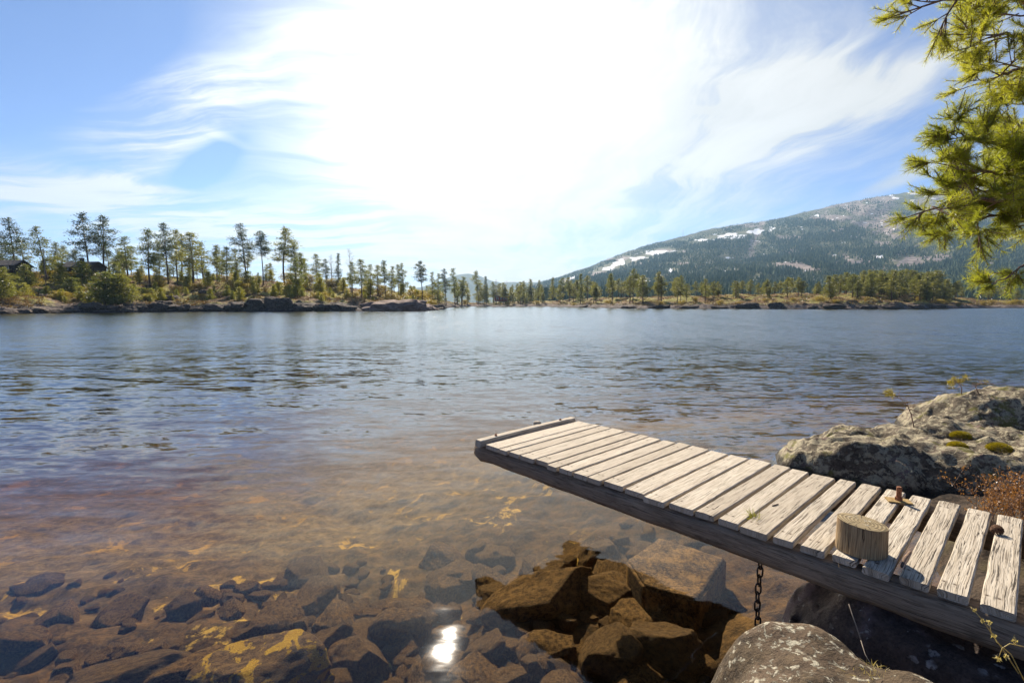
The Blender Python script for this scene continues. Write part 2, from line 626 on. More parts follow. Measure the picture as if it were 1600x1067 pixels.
def mat_leaf(name, c1, c2, trans=0.4, bark=None):
    m, t = material(name)
    r = t.rnd()
    g = t.noise(t.coord('Object'), 0.9, 3, 0.6)
    col = t.mix(t.clamp(r * 0.55 + t.ss(g, 0.35, 0.65) * 0.45), c1, c2)
    d = t.pbsdf(col, 0.42, None, 0.5)
    tl = t.n('ShaderNodeBsdfTranslucent')
    t.L.new(t.mix(1.0, col, (1.5, 1.45, 0.8), 'MULTIPLY'), tl.inputs['Color'])
    t.out(t.mixs(trans, d, tl.outputs[0]))
    return m


M['pine_dark'] = mat_leaf('dark_pine_needles', (0.035, 0.055, 0.035), (0.075, 0.095, 0.04), 0.35)
M['pine_mid'] = mat_leaf('green_pine_needles', (0.09, 0.115, 0.035), (0.19, 0.185, 0.05), 0.5)
M['pine_far'] = mat_leaf('far_pine_needles', (0.10, 0.115, 0.04), (0.20, 0.19, 0.055), 0.5)
M['young'] = mat_leaf('young_pine_needles', (0.16, 0.18, 0.035), (0.30, 0.27, 0.045), 0.5)
M['scrub'] = mat_leaf('scrub_leaves', (0.20, 0.14, 0.03), (0.30, 0.24, 0.05), 0.45)
M['heather'] = mat_leaf('heather_sprigs', (0.13, 0.075, 0.035), (0.22, 0.17, 0.045), 0.3)
M['near_needles'] = mat_leaf('sunlit_pine_needles', (0.19, 0.225, 0.03), (0.42, 0.40, 0.055), 0.58)
M['rust_leaf'] = mat_leaf('rusty_heather_leaves', (0.24, 0.11, 0.04), (0.40, 0.21, 0.08), 0.35)
M['moss'] = mat_leaf('moss_tips', (0.22, 0.18, 0.012), (0.42, 0.34, 0.03), 0.3)
M['dry_grass'] = mat_leaf('dry_grass_blades', (0.40, 0.32, 0.14), (0.55, 0.46, 0.22), 0.4)
M['green_grass'] = mat_leaf('green_grass_blades', (0.22, 0.22, 0.05), (0.42, 0.36, 0.12), 0.4)


def mat_bark(name, c1, c2, sc=1.0):
    m, t = material(name)
    p = t.coord('Object')
    n = t.noise(t.map(p, scale=(4, 4, 1)), 2.2 * sc, 5, 0.7)
    col = t.mix(t.ss(n, 0.35, 0.65), c1, c2)
    t.out(t.pbsdf(col, 0.9, t.bump(n, 0.8, 0.03 / sc), 0.15))
    return m


M['bark'] = mat_bark('pine_bark', (0.07, 0.05, 0.04), (0.20, 0.125, 0.085))
M['twig'] = mat_bark('grey_twig_bark', (0.13, 0.085, 0.06), (0.30, 0.20, 0.14), 8)
M['birch'] = mat_bark('bare_birch_bark', (0.16, 0.14, 0.13), (0.34, 0.30, 0.28))


def mat_plain(name, c1, c2, scale=20, rough=0.8, metal=0.0, spec=0.3, bump=0.01):
    m, t = material(name)
    p = t.coord('Object')
    n = t.noise(p, scale, 5, 0.65)
    t.out(t.pbsdf(t.mix(t.ss(n, 0.36, 0.66), c1, c2), rough, t.bump(n, 0.5, bump), spec, metal))
    return m


M['rust'] = mat_plain('rusty_iron', (0.16, 0.055, 0.025), (0.34, 0.15, 0.075), 120, 0.85, 0.1, 0.3, 0.003)
M['plate'] = mat_plain('ochre_rusted_plate', (0.24, 0.15, 0.05), (0.42, 0.29, 0.12), 60, 0.8, 0.1, 0.3, 0.002)
M['iron'] = mat_plain('dark_chain_iron', (0.02, 0.017, 0.015), (0.07, 0.05, 0.04), 150, 0.6, 0.6, 0.5, 0.002)
M['cabin'] = mat_plain('dark_stained_timber', (0.03, 0.022, 0.018), (0.065, 0.045, 0.035), 3, 0.8)
M['cabin_roof'] = mat_plain('dark_roof_felt', (0.05, 0.045, 0.045), (0.10, 0.085, 0.08), 2, 0.8)
M['red_wall'] = mat_plain('red_painted_timber', (0.22, 0.035, 0.03), (0.30, 0.05, 0.045), 2, 0.7)
M['white_paint'] = mat_plain('white_paint', (0.65, 0.65, 0.63), (0.8, 0.8, 0.78), 4, 0.6)
M['glass'] = mat_plain('window_glass', (0.03, 0.035, 0.04), (0.05, 0.055, 0.06), 2, 0.1, 0, 0.5, 0.0)
M['pole'] = mat_plain('grey_pole_wood', (0.20, 0.16, 0.12), (0.34, 0.28, 0.21), 6, 0.85)
M['wire'] = mat_plain('pale_wire', (0.35, 0.32, 0.28), (0.45, 0.42, 0.38), 6, 0.6, 0.3)
M['mast'] = mat_plain('galvanised_steel', (0.20, 0.21, 0.22), (0.30, 0.31, 0.32), 1, 0.6, 0.3)
M['cone'] = mat_plain('pine_cone_scales', (0.06, 0.03, 0.018), (0.20, 0.11, 0.06), 90, 0.85, 0, 0.2, 0.004)


# weathered boards: UV u runs along the board in metres, v across it
NAILS = (0.085, 1.07)


def mat_wood(name, light, mid, dark, crackw=1.0, moss=0.0, nails=False):
    m, t = material(name)
    uv = t.n('ShaderNodeUVMap').outputs[0]
    pid = t.attr('board')
    rough_ = t.attr('wear')
    q = t.vm('ADD', uv, t.comb(pid * 13.7, pid * 7.3, 0.0))
    wob = t.noise(t.map(q, scale=(2.2, 7, 1)), 1.0, 3, 0.5, col=True)
    q2 = t.vm('ADD', q, t.vm('MULTIPLY', t.vm('SUBTRACT', wob, (0.5, 0.5, 0.5)), (0.0, 0.035, 0.0)))
    grain = t.noise(t.map(q2, scale=(2.5, 95, 1)), 1.0, 5, 0.7)
    fine = t.noise(t.map(q2, scale=(14, 330, 1)), 1.0, 3, 0.6)
    blot = t.noise(t.map(q, scale=(5, 11, 1)), 1.0, 5, 0.6)
    crackn = t.noise(t.map(q2, scale=(3.6, 120, 1), loc=(4, 2, 0)), 1.0, 4, 0.6, 0.25)
    thr = 0.675 - rough_ * 0.055
    crack = t.ss(crackn, thr, thr + 0.02)
    crack2 = t.ss(t.noise(t.map(q2, scale=(9, 150, 1), loc=(9, 3, 0)), 1.0, 3, 0.6), thr + 0.0, thr + 0.04) * t.ss(blot, 0.42, 0.58)
    knotd = t.vor(t.map(q, scale=(1.9, 8.5, 1)), 1.0)
    knot = t.ss(knotd, 0.13, 0.06)
    ring = t.ss(t.m('SINE', knotd * 85.0), -0.2, 0.9) * t.ss(knotd, 0.42, 0.1)
    col = t.mix(t.ss(grain, 0.34, 0.66), mid, light)
    col = t.mix(t.ss(fine, 0.52, 0.72) * 0.35, col, dark)
    col = t.mix(ring * 0.35, col, mid)
    col = t.mix(t.ss(blot, 0.52, 0.72) * (0.25 + rough_ * 0.5), col, tuple(c * 0.8 for c in mid))
    col = t.mix(t.ss(pid, 0.2, 1.0) * 0.6, col, tuple(c * 0.9 for c in mid))
    kc = tuple(c * 0.45 for c in dark)
    col = t.mix(t.clamp(t.m('MAXIMUM', crack, crack2 * 0.8) * crackw), col, kc)
    col = t.mix(knot * 0.7, col, kc)
    if moss:
        col = t.mix(t.ss(t.noise(t.map(q, scale=(6, 25, 1)), 1.0, 6, 0.7), 0.5, 0.68) * moss, col, (0.035, 0.03, 0.02))
    hair = t.ss(t.noise(t.map(q2, scale=(5, 260, 1), loc=(2, 8, 0)), 1.0, 3, 0.6), 0.60 - rough_ * 0.05, 0.66 - rough_ * 0.05)
    col = t.mix(hair * (0.25 + rough_ * 0.4), col, dark)
    us, vs, _w = t.sep(uv)
    nv = 0.062 + (pid - 0.5) * 0.02
    for nu in NAILS if nails else ():
        for dv in (-0.016, 0.018):
            nd = E(t, t.vm('LENGTH', t.comb(us - (nu + (pid - 0.5) * 0.02), vs - (nv + dv), 0.0)))
            col = t.mix(t.ss(nd, 0.016, 0.003) * 0.5, col, dark)
            col = t.mix(t.ss(nd, 0.0052, 0.0040), col, (0.055, 0.03, 0.018))
    h = grain * 0.35 + fine * 0.15 - t.m('MAXIMUM', crack, crack2) * 0.9 - hair * 0.4 - knot * 0.2
    t.out(t.pbsdf(col, 0.85, t.bump(h, 1.0, 0.006), 0.2))
    return m


M['board'] = mat_wood('silvered_boards', (0.63, 0.555, 0.44), (0.41, 0.34, 0.25), (0.13, 0.10, 0.07), nails=True)
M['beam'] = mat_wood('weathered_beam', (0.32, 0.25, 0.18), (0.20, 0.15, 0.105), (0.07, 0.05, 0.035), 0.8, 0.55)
M['logside'] = mat_wood('stump_side_wood', (0.50, 0.35, 0.185), (0.30, 0.195, 0.10), (0.09, 0.06, 0.035))

m, t = material('stump_end_grain')
p = t.coord('Object')
xx, yy_, zz_ = t.sep(p)
nn = t.noise(p, 9, 4, 0.6)
rr = E(t, t.vm('LENGTH', t.vm('MULTIPLY', p, (1, 1, 0)))) + nn * 0.02
rings = t.m('SINE', rr * 420.0)
col = t.mix(t.ss(rings, -0.6, 0.9), (0.20, 0.15, 0.08), (0.36, 0.28, 0.155))
ang = t.m('ARCTAN2', yy_, xx)
rad = t.noise(t.comb(ang * 2.6, rr * 4.0, 0.0), 2.0, 3, 0.6)
col = t.mix(t.ss(rad, 0.56, 0.62), col, (0.07, 0.05, 0.03))
lic = t.ss(t.noise(t.map(p, loc=(0.35, 0.2, 0)), 22, 7, 0.75), 0.56, 0.60) * t.ss(E(t, t.vm('DISTANCE', p, (0.02, 0.015, 0.14))), 0.075, 0.03)
col = t.mix(lic, col, (0.62, 0.60, 0.52))
t.out(t.pbsdf(col, 0.88, t.bump(rings * 0.2 + nn + lic * 0.8, 0.6, 0.004), 0.2))
M['endgrain'] = m

# haze
m, t = material('thin_air')
pv = t.n('ShaderNodeVolumePrincipled')
pv.inputs['Color'].default_value = HAZE_COL
pv.inputs['Density'].default_value = HAZE_DENS
pv.inputs['Anisotropy'].default_value = 0.4
t.out(None, pv.outputs[0])
M['haze'] = m

# ------------------------------------------------------------------ near shore: lakebed and bank, one sheet out to the horizon
SHORE = [(-60, -3), (-12, -1.2), (-4, 0.2), (-1.2, 0.9), (0.1, 1.1), (0.9, 1.2), (1.45, 1.5), (1.95, 2.1), (2.6, 2.9), (3.2, 4.1), (3.8, 4.8), (4.6, 6.0), (6.0, 7.4), (9, 8.6), (14, 10), (25, 14), (60, 30)]


def shore_dist(x, y):
    """signed distance to the waterline, positive on land (right / behind)"""
    best = np.full(x.shape, 1e9); sign = np.ones(x.shape)
    for (ax, ay), (bx, by) in zip(SHORE[:-1], SHORE[1:]):
        ex, ey = bx - ax, by - ay
        tt = np.clip(((x - ax) * ex + (y - ay) * ey) / (ex * ex + ey * ey), 0, 1)
        qx, qy = ax + tt * ex - x, ay + tt * ey - y
        dd = np.hypot(qx, qy)
        cr = ex * (y - ay) - ey * (x - ax)
        upd = dd < best - 1e-9
        sign = np.where(upd, np.where(cr > 0, -1.0, 1.0), sign)
        best = np.where(upd, dd, best)
    return best * sign


def bed_z(x, y):
    s = shore_dist(x, y)
    z = np.interp(s, [-900, -60, -25, -12, -7, -4.5, -2.5, -1.2, -0.3, 0, 0.25, 0.8, 2, 6, 30],
                  [-3.6, -3.6, -3.4, -2.6, -1.75, -1.15, -0.78, -0.55, -0.32, -0.1, 0.10, 0.24, 0.36, 0.7, 2.2])
    near = np.exp(-(np.hypot(x, y) / 22) ** 2)
    z = z - 0.45 * np.exp(-((x - 1.2) / 0.45) ** 2 - ((y - 2.35) / 0.6) ** 2)
    n = fbm(x * 1.5, y * 1.5, oct=3, seed=3) * 0.09 + fbm(x * 5, y * 5, oct=3, seed=9) * 0.03
    return z + n * near


def build_ground():
    def axis(lo, hi, fine_lo, fine_hi, step, grow):
        a = list(np.arange(fine_lo, fine_hi, step))
        v, s = a[-1], step
        while v < hi:
            s *= grow; v += s; a.append(min(v, hi))
        v, s = fine_lo, step
        while v > lo:
            s *= grow; v -= s; a.insert(0, max(v, lo))
        return np.array(a)
    xs = axis(-9000, 9000, -7.0, 7.5, 0.055, 1.12)
    ys = axis(-1200, 9500, -0.5, 9.5, 0.055, 1.12)
    X, Y = np.meshgrid(xs, ys)
    Z = bed_z(X, Y)
    Z = np.where(np.hypot(X, Y) > 70, np.minimum(Z, -3.6), Z)
    Z = np.where((Y < -4), np.maximum(Z, np.minimum(2.2, (-Y - 4) * 0.15)), Z)
    v = np.stack([X, Y, Z], -1).reshape(-1, 3)
    o = mesh_obj('ground', v, grid_faces(len(ys), len(xs)), M['bed'])
    tag(o, kind='structure')


build_ground()

# the lake: a closed body of water, flat on top
wb = MB()
wb.add([(-700, -30, 0), (700, -30, 0), (700, 640, 0), (-700, 640, 0), (-700, -30, -4.2), (700, -30, -4.2), (700, 640, -4.2), (-700, 640, -4.2)],
       [(0, 1, 2, 3), (7, 6, 5, 4), (0, 4, 5, 1), (1, 5, 6, 2), (2, 6, 7, 3), (3, 7, 4, 0)])
wo_ = wb.build('water', M['water'], None, False)
tag(wo_, kind='structure')


# ------------------------------------------------------------------ far shores: one sheet of terrain
def lerp_px(px, table):
    a = np.array(table, float)
    return np.interp(px, a[:, 0], a[:, 1])


S_TAB = [(-700, 70), (-150, 85), (0, 88), (100, 97), (200, 104), (300, 112), (450, 116), (560, 119), (620, 126), (665, 142), (695, 178), (712, 235), (740, 285), (800, 290), (850, 275),
         (900, 232), (960, 190), (1000, 174), (1100, 166), (1300, 160), (1400, 160), (1480, 172), (1560, 195), (1700, 200), (2400, 200)]
R_TAB = [(-700, 410), (-150, 420), (0, 424), (60, 424), (120, 426), (180, 429), (240, 433), (300, 437), (380, 436), (440, 439), (500, 446), (560, 453), (610, 455), (650, 464), (690, 471), (720, 474),
         (800, 473), (870, 470), (930, 466), (1000, 465), (1060, 464), (1120, 461), (1200, 460), (1300, 459), (1370, 458), (1430, 461), (1480, 466), (1540, 470), (1700, 470), (2400, 466)]
B_TAB = [(-700, 2.2), (0, 1.6), (100, 1.9), (200, 2.2), (280, 2.6), (340, 2.2), (420, 2.8), (500, 2.6), (560, 2.2), (620, 1.5), (680, 0.8), (720, 0.3), (860, 0.3), (960, 0.8), (1100, 1.2), (1200, 1.6), (1350, 2.2), (1440, 1.8), (1500, 0.8), (2400, 0.8)]


def u_of(px):
    return (px - 800.0) / 773.0


def land_z(px, d):
    """height of the far land at picture bearing px, d metres behind its waterline"""
    s = lerp_px(px, S_TAB); Rr = lerp_px(px, R_TAB); B = lerp_px(px, B_TAB)
    top = np.maximum((474 - Rr) / 773.0 * (s + 45) + 1.84, B + 0.3)
    bank = B * sstep(-1.0, 5.0, d) ** 0.8
    z = -1.6 * sstep(0.5, -6, d) + bank + (top - B) * sstep(2, 50, d)
    z = z - (top * 0.35) * sstep(55, 140, d)
    X, Y = u_of(px) * (s + d), s + d
    k = sstep(-2, 3, d)
    rid = 1 - np.abs(fbm(X * 0.16, Y * 0.16, oct=4, seed=21))
    z = z + k * (fbm(X * 0.11, Y * 0.11, oct=4, seed=5) * 0.55 + (rid - 0.6) * 1.3 * (0.35 + 0.65 * np.exp(-d / 14)) * np.minimum(B / 2.0, 1.0))
    z = z + k * fbm(X * 0.6, Y * 0.6, oct=3, seed=31) * 0.28
    return z


def land_point(px, d):
    px = float(px)
    z = float(land_z(np.array([px]), np.array([float(d)]))[0])
    Y = float(lerp_px(px, S_TAB)) + d
    return Vector((float(u_of(px)) * Y, Y, z))


M_land, t = material('heath_and_rock')
p = t.pos()
lx, ly, lz = t.sep(p)
gn = t.n('ShaderNodeNewGeometry').outputs['Normal']
steep = t.ss(t.sep(gn)[2], 0.93, 0.62)
a = t.noise(p, 0.16, 6, 0.62)
b = t.noise(p, 0.7, 6, 0.68)
c = t.noise(p, 3.0, 5, 0.7)
rock = t.mix(t.ss(b * 0.5 + c * 0.5, 0.36, 0.62), (0.045, 0.037, 0.035), (0.23, 0.18, 0.15))
rock = t.mix(t.ss(c, 0.58, 0.68) * 0.6, rock, (0.36, 0.30, 0.25))
heath = t.mix(t.ss(b, 0.36, 0.64), (0.11, 0.06, 0.03), (0.27, 0.17, 0.07))
grass = t.mix(t.ss(c, 0.36, 0.64), (0.17, 0.155, 0.035), (0.36, 0.31, 0.07))
veg = t.mix(t.ss(a + (b - 0.5) * 0.5, 0.46, 0.56), heath, grass)
low = t.ss(lz + (b - 0.5) * 3.0, 2.6, 0.8)
col = t.mix(t.clamp(t.m('MAXIMUM', t.m('MAXIMUM', steep, low), t.ss(b, 0.60, 0.66))), veg, rock)
wet = t.ss(lz + (c - 0.5) * 0.5, 0.42, 0.12)
col = t.mix(wet * 0.8, col, (0.03, 0.026, 0.024))
t.out(t.pbsdf(col, 0.92, t.bump(a * 2 + b + c * 0.5, 1.0, 0.5), 0.15))
M['land'] = M_land


def build_land():
    pxs = np.concatenate([np.arange(-700, -60, 20), np.arange(-60, 1680, 3.0), np.arange(1680, 2400, 20)])
    ds = np.concatenate([np.arange(-10, -2, 2.0), np.arange(-2, 14, 0.45), np.arange(14, 60, 1.2), np.geomspace(60, 420, 26)])
    P, D = np.meshgrid(pxs, ds)
    Z = land_z(P, D)
    Y = lerp_px(P, S_TAB) + D
    X = u_of(P) * Y
    v = np.stack([X, Y, Z], -1).reshape(-1, 3)
    o = mesh_obj('terrain', v, grid_faces(len(ds), len(pxs)), M['land'])
    tag(o, kind='structure')


build_land()

# ------------------------------------------------------------------ mountain with its forest, and the blue hills at the lake's end
RIDGE = [(780, 473), (840, 446), (860, 440), (880, 434), (900, 427), (925, 419), (950, 408), (975, 399), (1000, 391), (1030, 383), (1063, 375), (1100, 364), (1150, 357), (1200, 350), (1250, 338), (1300, 326), (1350, 316), (1400, 309),
         (1450, 302), (1500, 295), (1540, 291), (1600, 289), (1700, 300), (1800, 330), (2000, 380), (2300, 430)]


def mtn_Y(t_, px):
    return 430 + (2500 + 500 * sstep(1000, 1600, px) - 430) * t_ ** 1.25


def mtn_e(px, t_):
    """elevation in picture units above eye level"""
    rg = 474 - lerp_px(px, RIDGE)
    gul = np.exp(-((px - (1205 - 95 * (1 - t_))) / 22) ** 2) * sstep(0.25, 0.6, t_) * (1 - sstep(0.8, 0.97, t_))
    g = 0.02 + 0.98 * (0.55 * t_ + 0.45 * t_ ** 2 * (3 - 2 * t_))
    n = fbm(px * 0.012, t_ * 5.0, oct=5, seed=41) * 0.05 * np.sin(np.pi * np.clip(t_, 0, 1)) ** 0.7
    e = rg * (g + n - 0.05 * gul) + 3 * sstep(0, 0.2, t_)
    e = e + fbm(px * 0.12, t_ * 40, oct=3, seed=77) * 0.7 * sstep(0.3, 1.0, t_)
    return e


def mtn_point(px, t_):
    Y = mtn_Y(t_, px)
    return np.stack([u_of(px) * Y, Y, 1.84 + mtn_e(px, t_) / 773.0 * Y], -1)


def ell(px, e, cx, cy, rx, ry, rot):
    ca, sa = math.cos(R(rot)), math.sin(R(rot))
    a = (px - cx) * ca - (e - (474 - cy)) * sa
    b = (px - cx) * sa + (e - (474 - cy)) * ca
    return np.exp(-((a / rx) ** 2 + (b / ry) ** 2))


SNOWS = [(975, 411, 38, 4.5, -16), (1022, 397, 18, 4, -14), (950, 421, 20, 4, -25), (1000, 443, 16, 9, 10), (1165, 366, 26, 4, -12), (1125, 371, 14, 3, -12), (1095, 377, 22, 2.5, -14), (1128, 403, 9, 4, 0), (1095, 437, 7, 4, 0), (1050, 425, 9, 3, 0),
         (1180, 433, 9, 4, -20), (1365, 404, 10, 3, 0), (1290, 402, 9, 3, 0), (890, 438, 10, 3, -18), (1350, 440, 0.1, 0.1, 0)]
ROCKS = [(1385, 356, 34, 14, 0), (1176, 372, 6, 26, 20), (1250, 420, 36, 7, 0), (1340, 412, 30, 6, 0), (1420, 412, 30, 6, 0), (1500, 300, 90, 9, -4)]


def build_mountain():
    pxs = np.arange(770, 2300, 2.6)
    ts = np.concatenate([np.linspace(0, 1, 210), np.linspace(1.01, 1.5, 12)])
    P, TT = np.meshgrid(pxs, ts)
    V = mtn_point(P, np.minimum(TT, 1.0))
    over = np.maximum(TT - 1.0, 0)
    V[..., 1] += over * 1500
    V[..., 0] = u_of(P) * V[..., 1]
    V[..., 2] -= over ** 1.2 * 320
    Ee = mtn_e(P, np.minimum(TT, 1.0))
    snow = np.zeros_like(P)
    for s in SNOWS:
        snow += ell(P, Ee, *s) * 1.1
    nz = fbm(P * 0.09, Ee * 0.30, oct=5, seed=51)
    nz2 = fbm(P * 0.03, Ee * 0.10, oct=4, seed=59)
    high = sstep(1290, 1480, P) * sstep(0.72, 0.97, TT)
    snow_m = np.clip(snow * 0.72 + nz * 0.85 - 0.24, 0, 1) * (snow > 0.05) + np.clip(high * 0.6 + nz * 0.9 - 0.52, 0, 1)
    rock = np.zeros_like(P)
    for s in ROCKS:
        rock += ell(P, Ee, *s)
    rock_m = np.clip(rock * 1.2 + nz * 0.6 - 0.15, 0, 1) * (rock > 0.04) + sstep(1180, 1330, P) * sstep(0.6, 0.9, TT) * np.clip(0.55 + nz2, 0, 1)
    rock_m += np.clip(nz2 * 1.3 - 0.45, 0, 0.6)
    o = mesh_obj('mountain', V.reshape(-1, 3), grid_faces(len(ts), len(pxs)), M['mtn'])
    for nm, arr in (('snow', snow_m), ('bare', np.clip(rock_m, 0, 1))):
        at = o.data.attributes.new(nm, 'FLOAT', 'POINT')
        at.data.foreach_set('value', np.clip(arr, 0, 1).ravel().astype(np.float32))
    tag(o, kind='structure')
    # trees, far too many to count
    rng = np.random.default_rng(5)
    n = 85000
    pt = rng.uniform(780, 1720, n); tt = rng.uniform(0.0, 1.0, n) ** 0.8
    e = mtn_e(pt, tt)
    f = fbm(pt * 0.03, e * 0.10, oct=4, seed=59)
    f2 = fbm(pt * 0.022, e * 0.09, oct=3, seed=88)
    sn = sum(ell(pt, e, *s) for s in SNOWS); rk = sum(ell(pt, e, *s) for s in ROCKS)
    dens = 0.85 - sstep(1180, 1330, pt) * sstep(0.6, 0.9, tt) * 0.72 - np.clip(f * 1.3 - 0.3, 0, 0.6) - rk * 1.0 - sn * 1.5 + 0.25 * (f2 > 0.1)
    dens = np.where(tt > 0.985, np.maximum(dens, 0.45 - 0.2 * (pt > 1300)), dens)
    keep = rng.random(n) < dens
    pt, tt = pt[keep], tt[keep]
    b = mtn_point(pt, tt)
    n = len(pt)
    h = rng.uniform(6, 13, n) * (1 - 0.45 * sstep(0.75, 1.0, tt)) * (0.8 + 0.4 * (f2[keep] > 0.1))
    w = h * rng.uniform(0.16, 0.26, n)
    k = 5
    ang = rng.uniform(0, 6.28, n)[:, None] + np.arange(k)[None] * 2 * math.pi / k
    rr = w[:, None] * rng.uniform(0.7, 1.25, (n, k))
    ring = np.stack([b[:, None, 0] + rr * np.cos(ang), b[:, None, 1] + rr * np.sin(ang), b[:, None, 2] + h[:, None] * rng.uniform(0.08, 0.3, (n, k))], -1)
    lean = rng.normal(0, 0.04, (n, 2)) * h[:, None]
    apex = np.stack([b[:, 0] + lean[:, 0], b[:, 1] + lean[:, 1], b[:, 2] + h], -1)[:, None]
    v = np.concatenate([ring, apex], 1).reshape(-1, 3)
    i0 = (np.arange(n) * (k + 1))[:, None]
    j = np.arange(k)[None]
    f = np.stack([i0 + j, i0 + (j + 1) % k, np.broadcast_to(i0 + k, (n, k))], -1).reshape(-1, 3)
    fo = mesh_obj('forest', v, f, M['forest'], None, False)
    at = fo.data.attributes.new('tone', 'FLOAT', 'POINT')
    tone = np.clip(rng.normal(0.4, 0.22, n) + 0.35 * (0.55 - tt) - 0.25 * (f2[keep] > 0.1), 0, 1)
    at.data.foreach_set('value', np.repeat(tone, k + 1).astype(np.float32))
    tag(fo, 'dark conifer forest covering the whole mountainside', 'forest', kind='stuff')


m, t = material('mountainside')
p = t.pos()
a = t.noise(p, 0.012, 6, 0.65)
b = t.noise(p, 0.06, 6, 0.7)
veg = t.mix(t.ss(a * 0.5 + b * 0.5, 0.4, 0.6), (0.06, 0.08, 0.05), (0.16, 0.15, 0.085))
bare = t.mix(t.ss(b, 0.36, 0.62), (0.11, 0.085, 0.075), (0.34, 0.28, 0.25))
col = t.mix(t.ss(t.attr('bare') + (b - 0.5) * 0.7, 0.28, 0.6), veg, bare)
col = t.mix(t.ss(t.attr('snow') + (b - 0.5) * 0.6, 0.33, 0.45), col, (0.86, 0.86, 0.88))
t.out(t.pbsdf(col, 0.95, t.bump(a + b, 0.8, 6.0), 0.1))
M['mtn'] = m
m, t = material('mountain_conifers')
tn = t.attr('tone')
col = t.mix(tn, (0.045, 0.09, 0.065), (0.18, 0.20, 0.09))
t.out(t.pbsdf(col, 0.9, None, 0.1))
M['forest'] = m
build_mountain()

m, t = material('wooded_hills')
p = t.pos()
a = t.noise(p, 0.01, 6, 0.65)
t.out(t.pbsdf(t.mix(t.ss(a, 0.36, 0.64), (0.025, 0.045, 0.035), (0.06, 0.075, 0.05)), 0.95, t.bump(a, 0.8, 15.0), 0.1))
M['hills'] = m
HILL = [(-400, 452), (0, 455), (300, 458), (500, 462), (600, 460), (640, 452), (665, 447), (685, 441), (703, 434), (718, 430), (735, 428), (748, 430.5), (760, 436), (772, 440), (785, 442), (800, 442), (830, 441), (860, 440), (900, 444), (1000, 452), (1300, 462)]


def build_hills():
    pxs = np.arange(-400, 1300, 2.5)
    ts = np.linspace(0, 1.5, 40)
    P, TT = np.meshgrid(pxs, ts)
    Y = 2200 + TT * 1300
    e = (474 - lerp_px(P, HILL)) + fbm(P * 0.08, TT * 4, oct=4, seed=91) * 0.9 * sstep(0, 0.6, TT)
    g = np.where(TT < 1, sstep(0, 1.0, TT), 1 - 0.5 * (TT - 1))
    Z = np.where(TT < 0.02, -4, 1.84 + e * g / 773 * Y)
    v = np.stack([u_of(P) * Y, Y, Z], -1).reshape(-1, 3)
    tag(mesh_obj('hills', v, grid_faces(len(ts), len(pxs)), M['hills']), kind='structure')


build_hills()

# ------------------------------------------------------------------ boards with UVs along the grain
class Boards:
    def __init__(s):
        s.v, s.f, s.uv, s.pid, s.wear = [], [], [], [], []

    def add(s, c, ax, aw, au, ln, w, h, pid, wear, ch=0.004, nseg=14, rough=0.0015, taper=None, sec=None, seed=0):
        """board centred at c (top face centre line), long axis ax, width axis aw, up au; cross section hangs below c"""
        rng = random.Random(seed * 131 + int(pid * 9973))
        c, ax, aw, au = Vector(c), Vector(ax), Vector(aw), Vector(au)
        if sec is None:
            sec = [(-w / 2 + ch, -h), (-w / 2, -h + ch), (-w / 2, -ch), (-w / 2 + ch, 0), (-w / 4, 0), (0, 0), (w / 4, 0), (w / 2 - ch, 0), (w / 2, -ch), (w / 2, -h + ch), (w / 2 - ch, -h)]
        n = len(sec)
        per = [0.0]
        for a, b in zip(sec[:-1], sec[1:]):
            per.append(per[-1] + math.hypot(b[0] - a[0], b[1] - a[1]))
        n0 = len(s.v)
        bow = rng.uniform(-1, 1) * rough * 2
        for i in range(nseg + 1):
            t_ = i / nseg
            l = (t_ - 0.5) * ln
            k = taper(t_) if taper else 1.0
            for j, (a, b) in enumerate(sec):
                na = (float(vn(l * 7 + pid * 50, a * 20, b * 30, seed)) * rough * 1.4)
                nb = (float(vn(l * 6 + pid * 90, a * 18, b * 18, seed + 5)) * rough) + bow * (1 - (2 * t_ - 1) ** 2)
                e = 0.0
                if i in (0, nseg):
                    e = float(vn(a * 60 + pid * 20, b * 60, float(i), seed + 9)) * rough * 3.0
                s.v.append(c + ax * (l + e) + aw * (a * k + na) + au * (b * k + nb))
                s.uv.append((l + ln / 2, per[j]))
                s.pid.append(pid); s.wear.append(wear)
        for i in range(nseg):
            for j in range(n):
                j2 = (j + 1) % n
                s.f.append((n0 + i * n + j, n0 + (i + 1) * n + j, n0 + (i + 1) * n + j2, n0 + i * n + j2))
        s.f.append(tuple(n0 + j for j in range(n)))
        s.f.append(tuple(n0 + nseg * n + j for j in range(n))[::-1])

    def build(s, name, mat, parent=None, smooth=False):
        o = mesh_obj(name, [tuple(p) for p in s.v], s.f, mat, parent, smooth)
        me = o.data
        ul = me.uv_layers.new(name='UVMap')
        for lp in me.loops:
            ul.data[lp.index].uv = s.uv[lp.vertex_index]
        for nm, arr in (('board', s.pid), ('wear', s.wear)):
            a = me.attributes.new(nm, 'FLOAT', 'POINT')
            a.data.foreach_set('value', np.array(arr, np.float32))
        return o


# ------------------------------------------------------------------ the jetty
DZ = 0.69
A_ = at_z(758.8, 694, DZ); B_ = at_z(1597, 962, DZ)
LA = (B_ - A_).normalized()                       # from the lake end towards the land
PA = Vector((-LA.y, LA.x, 0))                     # across, away from the viewer
if PA.x < 0:
    PA = -PA
UP = Vector((0, 0, 1))
PLW = (at_z(903, 657.5, DZ) - A_).dot(PA)


def tpix(px, py):
    return (at_z(px, py, DZ) - A_).dot(LA)


def dk(t_, p_, z=DZ):
    q = A_ + LA * t_ + PA * p_
    return Vector((q.x, q.y, z))


jetty = empty('jetty', dk(1.5, PLW / 2, 0.5), 'weathered grey plank jetty reaching out from the rocks over the lake', 'jetty')


